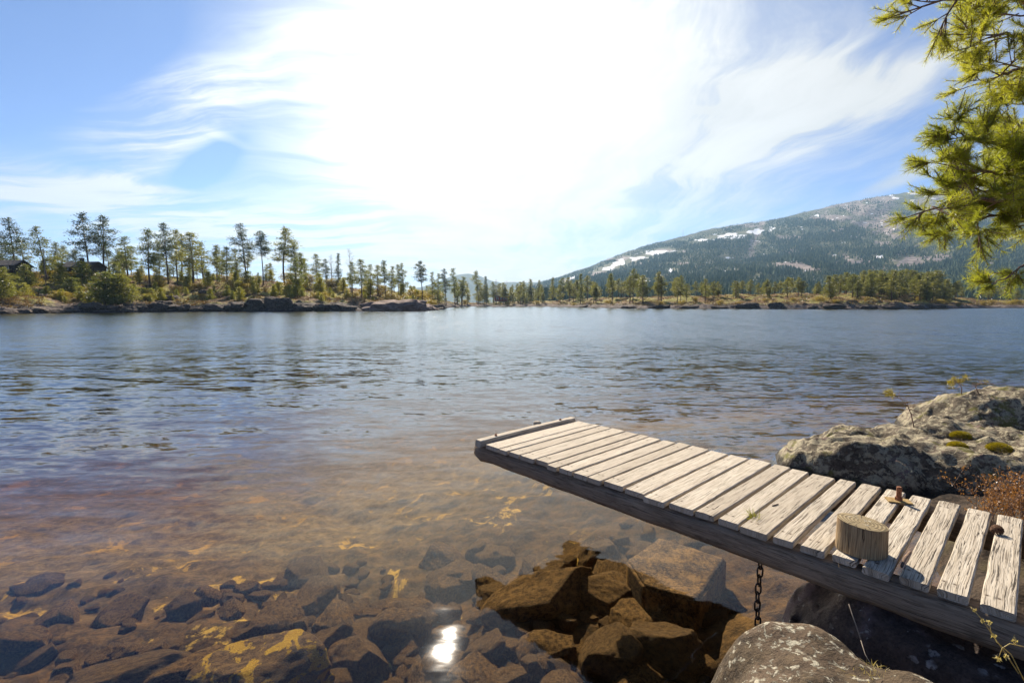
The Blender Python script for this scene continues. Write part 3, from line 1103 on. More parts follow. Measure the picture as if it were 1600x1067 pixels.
def to_jetty(o):
    o.parent = jetty
    o.matrix_parent_inverse = Matrix.Translation(-jetty.location)
    return o


EDGES = [(758.8, 694), (773, 703), (790.6, 706), (811, 711), (834, 718), (855, 725), (873, 730), (895, 737), (917, 745), (941, 752), (972, 763), (1005, 774), (1042, 785), (1083, 798), (1115.6, 810), (1152, 822), (1200, 838.5),
         (1242, 852), (1291, 868), (1340, 884), (1395, 903), (1457, 921), (1522, 940), (1597, 962)]
ts_ = [max(0.0, (at_z(x, y, DZ) - A_).dot(LA)) for x, y in EDGES]
ts_ = sorted(ts_)
while ts_[-1] < 4.4:
    ts_.append(ts_[-1] + 0.115)
# even out very narrow boards
tt_ = [ts_[0]]
for v in ts_[1:]:
    if v - tt_[-1] > 0.062:
        tt_.append(v)
deck = Boards()
rng_ = random.Random(3)
PLANKS = []
for i, (t0, t1) in enumerate(zip(tt_[:-1], tt_[1:])):
    frac = min(1.0, t0 / 2.6)
    gap = 0.010 + 0.008 * frac ** 2 + rng_.uniform(0, 0.005) + (0.010 if t0 > 2.1 else 0)
    w = t1 - t0 - gap
    ln = PLW + rng_.uniform(-0.02, 0.02)
    off = rng_.uniform(-0.012, 0.012)
    skew = rng_.uniform(-0.006, 0.006)
    ax = (PA + LA * skew).normalized()
    aw = Vector((-ax.y, ax.x, 0))
    if aw.dot(LA) < 0:
        aw = -aw
    c = dk(t0 + gap / 2 + w / 2, PLW / 2 + off, DZ + rng_.uniform(-0.003, 0.003))
    deck.add(c, ax, aw, UP, ln, w, 0.034, rng_.random(), 0.12 + 0.88 * frac ** 2.2, 0.004 + 0.002 * frac, 26, 0.0009 + 0.0004 * frac, seed=i)
    PLANKS.append((t0 + gap / 2, t0 + gap / 2 + w))
o = deck.build('deck', M['board'])
tag(o, 'silvery planks laid crosswise with dark gaps, cracked towards the land')
to_jetty(o)
ROUND = [(-.055, -.135), (-.068, -.105), (-.070, -.05), (-.062, -.012), (-.03, 0), (.03, 0), (.062, -.012), (.07, -.05), (.068, -.105), (.055, -.135)]
for side, p_ in (('near', 0.075), ('far', PLW - 0.085)):
    bb = Boards()
    ext = 0.17 if side == 'near' else 0.06
    L_ = 4.35 + ext
    bb.add(dk(-ext + L_ / 2, p_, DZ - 0.036), LA, PA, UP, L_, 0.14, 0.135, 0.3 if side == 'near' else 0.6, 0.6, 0.01, 60, 0.005,
           taper=lambda q: 0.88 + 0.17 * q + 0.14 * math.exp(-(q / 0.03) ** 2) - (0.22 * max(0.0, 1 - q / 0.008) ** 2), sec=ROUND, seed=77)
    o = bb.build('beam', M['beam'], None, True)
    if side == 'near':
        tag(o, 'dark shaded edge beam with a rounded log end over the water')
    to_jetty(o)
# raised rail across the lake end with two rusty bolts
rb = Boards()
ra = at_z(744, 684, DZ + 0.045); rbb = at_z(884, 656, DZ + 0.045)
rt = -0.055
rb.add(dk(rt, PLW / 2 - 0.02, DZ + 0.030), PA, LA, UP, PLW + 0.03, 0.068, 0.062, 0.45, 0.5, 0.006, 26, 0.003, seed=5)
rail = rb.build('end_rail', M['board'])
to_jetty(rail)
for p_ in (0.16, PLW - 0.2):
    mb = MB()
    c = dk(rt, p_, DZ + 0.032)
    mb.tube([c - UP * 0.004, c + UP * 0.006], [0.014, 0.014], 6)
    mb.tube([c + UP * 0.006, c + UP * 0.016], [0.008, 0.007], 6)
    o = mb.build('bolt', M['rust'], None, False)
    o.parent = rail
    o.matrix_parent_inverse = Matrix.Translation(-jetty.location)
    o.matrix_parent_inverse = Matrix.Identity(4)
# stub of a post behind the rail
mb = MB()
c = dk(-0.12, PLW * 0.62, DZ + 0.03)
mb.tube([c - UP * 0.06, c - UP * 0.03, c + UP * 0.012, c + UP * 0.02], [0.04, 0.04, 0.037, 0.02], 10)
to_jetty(mb.build('post_stub', M['pole']))
# anchor bolt with its plate
ac = at_z(1404, 783, DZ + 0.002)
mb = MB()
fx = (LA * 0.9 + PA * 0.45).normalized(); fy = Vector((-fx.y, fx.x, 0))
mb.box(ac + UP * 0.004, fx * 0.058, fy * 0.038, UP * 0.0035)
pl = to_jetty(mb.build('anchor_plate', M['plate'], None, False))
mb = MB()
mb.tube([ac + UP * 0.0076, ac + UP * 0.026], [0.019, 0.019], 6)
mb.tube([ac + UP * 0.026, ac + UP * 0.030, ac + UP * 0.083, ac + UP * 0.087], [0.012, 0.0135, 0.0135, 0.010], 14)
o = mb.build('bolt', M['rust'], None, False)
tag(o, 'upright rusty threaded bolt with a nut')
o.parent = pl
bpy.context.view_layer.update()

# ------------------------------------------------------------------ stump
SB = at_z(1345, 859, DZ + 0.004)
stump = empty('log_stump', SB, 'short sawn round of log standing upright on the jetty planks', 'stump')
nr, hh, seg = 0.094, 0.135, 64
tilt = Vector((0.10, -0.04, 0))
vv, ff, uv = [], [], []
for i in range(9):
    q = i / 8
    for k in range(seg + 1):
        a = 2 * math.pi * k / seg
        aa = a % (2 * math.pi)
        rr = nr * (1.0 + 0.05 * math.cos(2 * aa + 0.6) + 0.018 * float(vn(math.cos(aa) * 2.2 + 9, math.sin(aa) * 2.2, 0.3)) + 0.012 * float(vn(math.cos(aa) * 9, math.sin(aa) * 9, 0.3))) * (1.03 - 0.03 * q)
        x, y = rr * math.cos(aa), rr * math.sin(aa)
        top = hh + tilt.x * -x + tilt.y * -y
        vv.append((x, y, q * top)); uv.append((q * hh, aa * nr))
for i in range(8):
    for k in range(seg):
        a = i * (seg + 1) + k
        ff.append((a, a + 1, a + seg + 2, a + seg + 1))
o = mesh_obj('log_side', vv, ff, M['logside'], stump)
ul = o.data.uv_layers.new(name='UVMap')
for lp in o.data.loops:
    ul.data[lp.index].uv = uv[lp.vertex_index]
for nm, val in (('board', 0.2), ('wear', 0.75)):
    at = o.data.attributes.new(nm, 'FLOAT', 'POINT')
    at.data.foreach_set('value', np.full(len(vv), val, np.float32))
ring = [Vector(p) for p in vv[8 * (seg + 1):8 * (seg + 1) + seg]]
cv = [(0, 0, hh + 0.001)] + [tuple(Vector((p.x * f, p.y * f, hh + (p.z - hh) * f + (0.0012 if f < 1 else 0)))) for f in (0.35, 0.7, 0.96, 1.0) for p in ring]
cf = [(0, 1 + k, 1 + (k + 1) % seg) for k in range(seg)]
for j in range(3):
    for k in range(seg):
        a, b = 1 + j * seg + k, 1 + j * seg + (k + 1) % seg
        cf.append((a, a + seg, b + seg, b))
tag(mesh_obj('cut_face', cv, cf, M['endgrain'], stump), 'sawn top with cracked rings and pale lichen')

# ------------------------------------------------------------------ chain hanging from the jetty
ct = at_z(1186, 867, 0.515)
cb = Vector((ct.x + 0.02, ct.y + 0.03, 0.50))
chain = empty('chain', (cb.x, cb.y, -0.3), 'rusty dark link chain hanging from the jetty beam into the water', 'chain')
for i in range(13):
    zc = 0.50 - i * 0.047
    mb = MB()
    h_, w_ = 0.031, 0.014
    pts = []
    for k in range(17):
        a = 2 * math.pi * k / 16
        x = w_ * max(-1, min(1, math.cos(a) * 1.25)); z = h_ * math.sin(a)
        s_ = 0.004 * math.sin(i * 0.9)
        pts.append((x + s_, 0, zc + z + 0.3) if i % 2 == 0 else (s_, x, zc + z + 0.3))
    mb.tube(pts, 0.0048, 6, False)
    mb.build('link', M['iron'], chain)


# ------------------------------------------------------------------ rocks standing out of the water
def mound(name, lobes, step, mat, base=-0.7, na=0.05, nf=3.0, seed=0, soft=9.0, ridges=0.0, cracks=None, label=None, cat='boulder', group=None):
    xs0 = min(l[0] - max(l[2], l[3]) for l in lobes) - 0.1; xs1 = max(l[0] + max(l[2], l[3]) for l in lobes) + 0.1
    ys0 = min(l[1] - max(l[2], l[3]) for l in lobes) - 0.1; ys1 = max(l[1] + max(l[2], l[3]) for l in lobes) + 0.1
    X, Y = np.meshgrid(np.arange(xs0, xs1, step), np.arange(ys0, ys1, step))
    Xw = X + fbm(X * 1.3, Y * 1.3, oct=3, seed=seed) * 0.10 + fbm(X * 5, Y * 5, oct=2, seed=seed + 3) * 0.02
    Yw = Y + fbm(X * 1.3, Y * 1.3, oct=3, seed=seed + 7) * 0.10 + fbm(X * 5, Y * 5, oct=2, seed=seed + 4) * 0.02
    acc = 0
    for cx, cy, rx, ry, rot, zt, p in lobes:
        ca, sa = math.cos(R(rot)), math.sin(R(rot))
        a = ((Xw - cx) * ca + (Yw - cy) * sa) / rx
        b = (-(Xw - cx) * sa + (Yw - cy) * ca) / ry
        d = (np.abs(a) ** p + np.abs(b) ** p) ** (1 / p)
        h = np.where(d < 1, (zt - base) * np.sqrt(np.clip(1 - np.clip(d, 0, 1) ** (p * 1.15), 0, 1)), -(d - 1) * 3.0)
        acc = acc + np.exp(np.clip(h * soft, -30, 60))
    Z = base + np.log(acc) / soft
    m_ = np.clip((Z - base) * 3, 0, 1)
    Z = Z + m_ * (fbm(X * nf, Y * nf, Z * nf, oct=5, seed=seed + 11) * na + ridges * (1 - np.abs(fbm(X * 2.1, Y * 2.1, Z * 3, oct=3, seed=seed + 13))))
    if cracks:
        for pts, wd, dp in cracks:
            best = np.full(X.shape, 9.0)
            for (ax, ay), (bx, by) in zip(pts[:-1], pts[1:]):
                ex, ey = bx - ax, by - ay
                t_ = np.clip(((X - ax) * ex + (Y - ay) * ey) / (ex * ex + ey * ey), 0, 1)
                best = np.minimum(best, np.hypot(ax + t_ * ex - X, ay + t_ * ey - Y))
            Z = Z - dp * np.exp(-(best / wd) ** 2)
    idx = -np.ones(X.shape, int)
    inside = Z > base + 0.005
    fc = inside[:-1, :-1] | inside[:-1, 1:] | inside[1:, 1:] | inside[1:, :-1]
    use = np.zeros(X.shape, bool)
    use[:-1, :-1] |= fc; use[:-1, 1:] |= fc; use[1:, 1:] |= fc; use[1:, :-1] |= fc
    idx[use] = np.arange(use.sum())
    V = np.stack([X, Y, np.maximum(Z, base - 0.05)], -1)[use]
    q = np.stack([idx[:-1, :-1], idx[:-1, 1:], idx[1:, 1:], idx[1:, :-1]], -1)[fc]
    o = mesh_obj(name, V, q, mat)
    place(o)
    tag(o, label, cat, group)
    return o, (X, Y, Z)


def surf(gridxyz, x, y):
    X, Y, Z = gridxyz
    j = int(np.clip(np.searchsorted(X[0], x), 0, X.shape[1] - 1)); i = int(np.clip(np.searchsorted(Y[:, 0], y), 0, X.shape[0] - 1))
    return float(Z[i, j])


def hit(gridxyz, px, py):
    """where the sight line through a picture point meets a mound"""
    d = ray(px, py)
    X, Y, Z = gridxyz
    s = 0.5
    while s < 14:
        p = CAM + d * s
        if X[0, 0] < p.x < X[0, -1] and Y[0, 0] < p.y < Y[-1, 0] and p.z < surf(gridxyz, p.x, p.y):
            return p
        s += 0.01
    return at_z(px, py, 0.3)


_, G1 = mound('boulder', [(4.22, 5.0, 1.45, 0.62, -29, 0.37, 2.8), (5.05, 5.65, 1.5, 0.75, -16, 0.36, 2.6), (5.4, 4.35, 1.3, 0.75, -20, 0.38, 2.8)], 0.02, M['boulder'], -0.6, 0.06, 2.8, 4, 11.0, 0.10,
               [([(3.9, 5.95), (4.4, 5.55), (4.7, 5.22), (5.1, 5.0), (5.6, 4.95)], 0.05, 0.09)],
               'long low lichen covered boulder with a mossy cleft right behind the jetty')
_, G2 = mound('boulder', [(7.2, 6.75, 1.75, 0.95, -8, 0.56, 2.6), (8.2, 6.3, 1.7, 1.0, 0, 0.56, 2.5)], 0.026, M['boulder'], -0.6, 0.075, 2.4, 14, 8.0, 0.10, None,
               'rounded grey boulder rising behind the long mossy boulder, highest by the water')
_, G3 = mound('boulder', [(1.13, 1.70, 0.36, 0.52, 12, 0.53, 2.8), (1.37, 1.30, 0.38, 0.54, 34, 0.57, 2.8), (1.0, 1.38, 0.38, 0.54, 10, 0.52, 2.6)], 0.011, M['front_rock'], -0.6, 0.018, 5, 24, 14.0, 0.03, None,
               'flat topped brown boulder spotted with pale lichen in front of the jetty')
_, G4 = mound('boulder', [(1.78, 2.20, 0.55, 0.40, -45, 0.50, 2.6), (2.3, 1.65, 0.75, 0.62, -46, 0.46, 2.6), (1.75, 1.55, 0.6, 0.5, -46, 0.30, 2.4)], 0.014, M['dark_rock'], -0.7, 0.035, 4, 34, 12.0, 0.06, None,
               'dark shaded rock under the jetty carrying its beams')


# ------------------------------------------------------------------ stones on the lakebed
def rock_mesh(name, seed, mat, flat=1.0, sub=5, rough=1.0):
    """a ball knocked flat on several sides, then weathered"""
    rng = np.random.default_rng(seed)
    bm = bmesh.new()
    bmesh.ops.create_icosphere(bm, subdivisions=sub, radius=1.0)
    co = np.array([v.co[:] for v in bm.verts])
    for k in range(9):
        q = rng.normal(size=3)
        if k == 0:
            q = np.array([rng.normal(0, .15), rng.normal(0, .15), 1.0])
        q /= np.linalg.norm(q)
        lim = rng.uniform(0.58, 0.88)
        h = co @ q - lim
        co = co - np.maximum(h, 0)[:, None] * q * 0.93
    n = fbm(co[:, 0] * 1.5, co[:, 1] * 1.5, co[:, 2] * 1.5, 4, seed) * 0.09 * rough + fbm(co[:, 0] * 6, co[:, 1] * 6, co[:, 2] * 6, 3, seed + 2) * 0.022 * rough
    co = co * (1 + n[:, None]) * np.array([1.25, 1.25, flat * 1.25])
    for v, c in zip(bm.verts, co):
        v.co = c
    me = bpy.data.meshes.new(name)
    bm.to_mesh(me); bm.free()
    me.polygons.foreach_set('use_smooth', [True] * len(me.polygons))
    me.materials.append(mat)
    return me


ROCKM = [rock_mesh('sunken_stone', 100 + i, M['sunken'], 0.75 + 0.05 * (i % 4)) for i in range(9)]
YROCK = rock_mesh('sunken_stone', 300, M['sunken_yellow'], 0.8, 5)


def stone(me, loc, sc, rot, label, group=None):
    o = bpy.data.objects.new('sunken_stone', me)
    COL.objects.link(o)
    o.location, o.scale, o.rotation_euler = loc, sc, rot
    return tag(o, label, 'stone', group)


def bedz(x, y):
    return float(bed_z(np.array([x]), np.array([y]))[0])


# picture place, apparent half width / half depth in metres, height, turn, label
BIG = [
    (408, 1022, .44, .30, .30, 20, 'yellow', 'big sunken boulder with a bright yellow algae patch'),
    (560, 982, .19, .15, .20, -20, 0, 'blunt brown sunken block just above and right of the yellow patched boulder'),
    (625, 930, .21, .15, .22, 15, 1, 'pointed brown sunken block upslope of the blunt block'),
    (505, 940, .20, .13, .17, 30, 2, 'low sunken stone wedged left of the pointed block'),
    (500, 1000, .085, .065, .10, 40, 3, 'small sunken stone leaning on the right flank of the yellow patched boulder'),
    (700, 935, .15, .11, .16, -15, 4, 'squarish sunken stone right of the pointed block'),
    (660, 990, .12, .09, .12, 10, 5, 'small sunken stone just left of the sun glint'),
    (760, 985, .17, .11, .14, 50, 6, 'sunken stone just right of the sun glint'),
    (640, 1045, .12, .09, .12, 70, 7, 'squat sunken stone below the sun glint'),
    (735, 1040, .16, .12, .13, 35, 8, 'flat sunken stone right below the sun glint'),
    (540, 1055, .14, .11, .11, 60, 1, 'sunken stone at the lower right foot of the yellow patched boulder'),
    (850, 905, .42, .26, .24, 20, 2, 'broad tent shaped sunken boulder inside the dark reflection of the jetty'),
    (950, 900, .28, .20, .24, -35, 4, 'long sloping sunken boulder on the right half of the jetty reflection'),
    (860, 985, .22, .17, .20, 25, 0, 'sunken block below the tent shaped boulder'),
    (800, 1030, .16, .13, .14, 15, 5, 'sunken cube of rock left of the darkest water'),
    (960, 1000, .22, .18, .18, 60, 6, 'sunken rock in the dark jetty shadow'),
    (1040, 990, .26, .16, .20, -40, 3, 'sunken ledge with a golden rim beside the front boulder'),
    (300, 985, .30, .16, .16, 25, 7, 'dark sunken ridge behind the yellow patched boulder'),
    (190, 1000, .34, .15, .15, 20, 8, 'long sunken ledge nearest the left side of the shallows'),
    (120, 1050, .24, .15, .14, 15, 0, 'sunken stone in the lowest left corner of the shallows'),
    (420, 925, .17, .10, .12, 20, 1, 'flat sunken stone upslope of the yellow patched boulder'),
    (590, 880, .16, .10, .14, 5, 3, 'sunken stone furthest up the slope above the pointed block'),
    (690, 880, .17, .10, .13, -10, 5, 'sunken stone above the squarish one, left of the jetty reflection'),
]
for i, (px, py, a, b, h, rz, kind, lab) in enumerate(BIG):
    p = at_z(px, py, -0.50)
    z0 = bedz(p.x, p.y)
    me = YROCK if kind == 'yellow' else ROCKM[kind]
    stone(me, (p.x, p.y, z0 + h * 0.15), (a, b, h), (R(random.uniform(-9, 9)), R(random.uniform(-9, 9)), R(rz)), lab)
# the broad flat slab seen under the jetty
poly = [(978, 874), (1028, 839), (1136, 871), (1091, 939), (1006, 914)]
pts = [at_z(x, y, -0.34) for x, y in poly]
bm = bmesh.new()
bot = [bm.verts.new(Vector((p.x, p.y, -0.62))) for p in pts]
bm.faces.new(bot)
ex = bmesh.ops.extrude_face_region(bm, geom=bm.faces[:])
for v in ex['geom']:
    if isinstance(v, bmesh.types.BMVert):
        v.co.z = -0.34
bmesh.ops.recalc_face_normals(bm, faces=bm.faces[:])
bmesh.ops.bevel(bm, geom=bm.edges[:], offset=0.02, segments=2, affect='EDGES')
bmesh.ops.triangulate(bm, faces=bm.faces[:])
for _ in range(4):
    bmesh.ops.subdivide_edges(bm, edges=[e for e in bm.edges if e.calc_length() > 0.05], cuts=1)
    bmesh.ops.triangulate(bm, faces=bm.faces[:])
for v in bm.verts:
    c = v.co
    v.co.z += float(fbm(np.array([c.x * 4]), np.array([c.y * 4]), oct=3, seed=61)[0]) * 0.012 + 0.05 * (c.y - pts[0].y) * 0.3
me = bpy.data.meshes.new('sunken_slab'); bm.to_mesh(me); bm.free()
me.polygons.foreach_set('use_smooth', [True] * len(me.polygons))
me.materials.append(M['sunken'])
so_ = bpy.data.objects.new('sunken_slab', me); COL.objects.link(so_)
place(so_)
tag(so_, 'broad flat brown slab lying under water beside the jetty', 'stone')
# rubble
rng_ = random.Random(11)
taken = [(at_z(b[0], b[1], -0.5), b[2]) for b in BIG]
n_ = 0
while n_ < 270:
    px, py = rng_.uniform(-60, 1120), 800 + 270 * rng_.random() ** 0.8
    p = at_z(px, py, -0.55)
    s_ = rng_.choice((0.05, 0.06, 0.07, 0.08, 0.10, 0.12, 0.15, 0.19)) * rng_.uniform(0.8, 1.25) * (0.7 if px < 300 else 1.0)
    if any((p - q).length < r * 0.7 + s_ * 0.35 for q, r in taken) or float(shore_dist(np.array([p.x]), np.array([p.y]))[0]) > -0.1:
        continue
    if px < 330 and py < 950 and rng_.random() < 0.75:
        continue
    taken.append((p, s_))
    z0 = bedz(p.x, p.y)
    stone(ROCKM[n_ % 9], (p.x, p.y, z0 + s_ * 0.2), (s_ * rng_.uniform(0.8, 1.4), s_ * rng_.uniform(0.7, 1.1), s_ * rng_.uniform(0.6, 1.0)),
          (R(rng_.uniform(-15, 15)), R(rng_.uniform(-15, 15)), rng_.uniform(0, 6.28)), 'small brown stone of the rubble on the lakebed', 'rubble stones on the lakebed')
    n_ += 1

# ------------------------------------------------------------------ far trees
def tree_geo(seed, H, style, cs, Wd, dens=1.0, lean=0.03, tri=0.34):
    """returns trunk (verts, faces) and crown (verts, faces) of a tree H metres tall standing at the origin"""
    rng = np.random.default_rng(seed)
    mb = MB()
    lx, ly = rng.normal(0, lean, 2) * H
    cvx, cvy = rng.normal(0, 0.012, 2) * H

    def axis(s):
        return np.array([lx * s ** 1.4 + cvx * math.sin(s * 5), ly * s ** 1.4 + cvy * math.sin(s * 4 + 1), s * H])
    r0 = 0.012 * H + 0.05
    ss = np.linspace(0, 1, 9)
    mb.tube([axis(s) - (np.array([0, 0, 0.3]) if s == 0 else 0) for s in ss], [r0 * (1 - 0.88 * s) for s in ss], 6)
    P, D, L, Wt = [], [], [], []
    nb = int({'tall': 44, 'pad': 34, 'cone': 54, 'bush': 42, 'bare': 40, 'round': 30}[style] * (0.7 + 0.3 * dens))
    for i in range(nb):
        f = (i + rng.random()) / nb
        s = cs + (1 - cs) * f * 0.985
        if style == 'tall':
            wl = Wd * (0.45 + 0.65 * math.sin(math.pi * min(1, f * 0.9 + 0.08)) ** 0.8) * (1 - f ** 3 * 0.75)
            up = rng.uniform(-0.15, 0.35)
        elif style == 'pad':
            wl = Wd * (0.75 + 0.35 * math.sin(math.pi * f)) * (1 - f ** 4 * 0.55)
            up = rng.uniform(-0.1, 0.3)
        elif style == 'cone':
            wl = Wd * (1 - f) ** 0.85 + 0.12
            up = rng.uniform(-0.25, 0.1)
        elif style == 'bush':
            wl = Wd * (0.9 * (1 - f) ** 0.7 + 0.12)
            up = rng.uniform(0.1, 0.6)
        elif style == 'round':
            wl = Wd * (0.5 + 0.7 * math.sin(math.pi * min(1, f * 0.8 + 0.15)))
            up = rng.uniform(0.1, 0.7)
        else:
            wl = Wd * (0.5 + 0.6 * math.sin(math.pi * f)) * (1 - f * 0.5)
            up = rng.uniform(0.5, 1.2)
        wl *= rng.uniform(0.6, 1.25)
        if style in ('tall', 'pad') and rng.random() < 0.12:
            wl *= 0.3
        a = rng.uniform(0, 2 * math.pi) if rng.random() < 0.5 else i * 2.4
        h = np.array([math.cos(a), math.sin(a), up]); h /= np.linalg.norm(h)
        b0 = axis(s); b1 = b0 + h * wl + np.array([0, 0, -0.06 * wl if style != 'bare' else 0.0])
        mid = (b0 + b1) / 2 + np.array([0, 0, 0.05 * wl])
        rb = max(0.012, r0 * (1 - 0.88 * s) * 0.35)
        mb.tube([b0, mid, b1], [rb, rb * 0.7, rb * 0.35], 3, False)
        if style == 'bare':
            for k in range(5):
                q = b0 + (b1 - b0) * rng.uniform(0.3, 1)
                w = q + (h + rng.normal(0, 0.5, 3)) * wl * 0.4
                mb.tube([q, w], [0.014, 0.008], 3, False)
            continue
        ncl = max(2, int(round(wl * (2.4 if style in ('tall', 'pad') else 3.0))))
        for k in range(ncl):
            u = 0.30 + 0.75 * (k + rng.random()) / ncl if style in ('tall', 'pad') else 0.12 + 0.92 * (k + rng.random()) / ncl
            c = b0 + (b1 - b0) * u + rng.normal(0, 0.10, 3) * wl * np.array([1, 1, 0.6])
            rad = (0.24 + 0.22 * wl ** 0.5) * rng.uniform(0.7, 1.25)
            nt = int(22 * dens * rng.uniform(0.7, 1.3))
            o = rng.normal(size=(nt, 3)) * np.array([rad, rad, rad * 0.45])
            P.append(c + o * 0.75)
            d = o / (rad + 1e-6) * 0.6 + h * 0.5 + np.array([0, 0, 0.35]) + rng.normal(0, 0.5, (nt, 3))
            D.append(d)
            L.append(rng.uniform(0.6, 1.2, nt) * tri); Wt.append(rng.uniform(0.10, 0.2, nt) * tri * 1.3)
    if P:
        cv, cf = needle_tris(np.concatenate(P), np.concatenate(D), np.concatenate(L), np.concatenate(Wt), rng)
    else:
        cv, cf = None, None
    return (mb.v, mb.f), (cv, cf)


class Kind:
    """one sort of tree, made once; every standing tree copies it"""
    made = {}

    def __init__(s, name, bark, leaf, variants):
        s.name, s.meshes = name, []
        for geo in variants:
            (tv, tf), (cv, cf) = geo
            tm = bpy.data.meshes.new('trunk'); tm.from_pydata([tuple(p) for p in tv], [], tf); tm.materials.append(bark)
            tm.polygons.foreach_set('use_smooth', [True] * len(tm.polygons))
            cm = None
            if cv is not None:
                cm = bpy.data.meshes.new('crown'); cm.from_pydata(cv.tolist(), [], cf.tolist()); cm.materials.append(leaf)
            s.meshes.append((tm, cm))

    def plant(s, i, loc, height, H, label, cat='tree', group=None, wide=1.0, rz=None):
        tm, cm = s.meshes[i % len(s.meshes)]
        k = height / H
        o = empty(s.name, loc, label, cat, group, random.uniform(0, 6.28) if rz is None else rz)
        o.scale = (k * wide, k * wide, k)
        for nm, me in (('trunk', tm), ('crown', cm)):
            if me:
                c = bpy.data.objects.new(nm, me)
                COL.objects.link(c)
                c.parent = o
        return o


K = {}
K['tall'] = Kind('pine_tree', M['bark'], M['pine_dark'], [tree_geo(s, 14, 'tall', c, 2.1, 1.0) for s, c in ((1, .42), (2, .5), (3, .36), (4, .55))])
K['mid'] = Kind('pine_tree', M['bark'], M['pine_mid'], [tree_geo(s, 12, 'tall', c, 1.9, 1.0) for s, c in ((11, .25), (12, .32), (13, .2), (14, .4), (15, .28))])
K['pad'] = Kind('pine_tree', M['bark'], M['pine_dark'], [tree_geo(s, 9, 'pad', .45, 2.5, 1.0) for s in (21, 22)])
K['young'] = Kind('young_pine', M['bark'], M['young'], [tree_geo(s, 5, 'bush', .06, 1.5, 1.1, tri=.30) for s in (31, 32, 33, 34)])
K['youngdark'] = Kind('young_pine', M['bark'], M['pine_mid'], [tree_geo(s, 5, 'bush', .06, 1.6, 1.2, tri=.30) for s in (36, 37)])
K['scrub'] = Kind('shrub', M['bark'], M['scrub'], [tree_geo(s, 2.4, 'round', .1, 1.1, 1.0, tri=.22) for s in (41, 42, 43)])
K['spruce'] = Kind('spruce_tree', M['bark'], M['pine_dark'], [tree_geo(s, 12, 'cone', .08, 1.9, 1.0) for s in (51, 52)])
K['birch'] = Kind('birch_tree', M['birch'], M['scrub'], [tree_geo(s, 9, 'bare', .2, 1.6) for s in (61, 62)])
K['far'] = Kind('pine_tree', M['bark'], M['pine_far'], [tree_geo(s, 12, 'tall', c, 1.9, 0.8, tri=.42) for s, c in ((71, .3), (72, .4), (73, .22), (74, .45), (75, .3))])
K['farcone'] = Kind('spruce_tree', M['bark'], M['pine_far'], [tree_geo(s, 12, 'cone', .1, 1.7, 0.8, tri=.42) for s in (81, 82, 83)])
HK = {'tall': 14, 'mid': 12, 'pad': 9, 'young': 5, 'youngdark': 5, 'scrub': 2.4, 'spruce': 12, 'birch': 9, 'far': 12, 'farcone': 12}


def plant(kind, px, ytop, d, label, group=None, wide=1.0, v=None, cat='tree'):
    g = land_point(px, d)
    top = 1.84 + (474 - ytop) / 773.0 * g.y
    h = max(0.8, top - g.z)
    K[kind].plant(random.randrange(9) if v is None else v, (g.x, g.y, g.z - 0.1), h + 0.1, HK[kind], label, cat, group, wide)


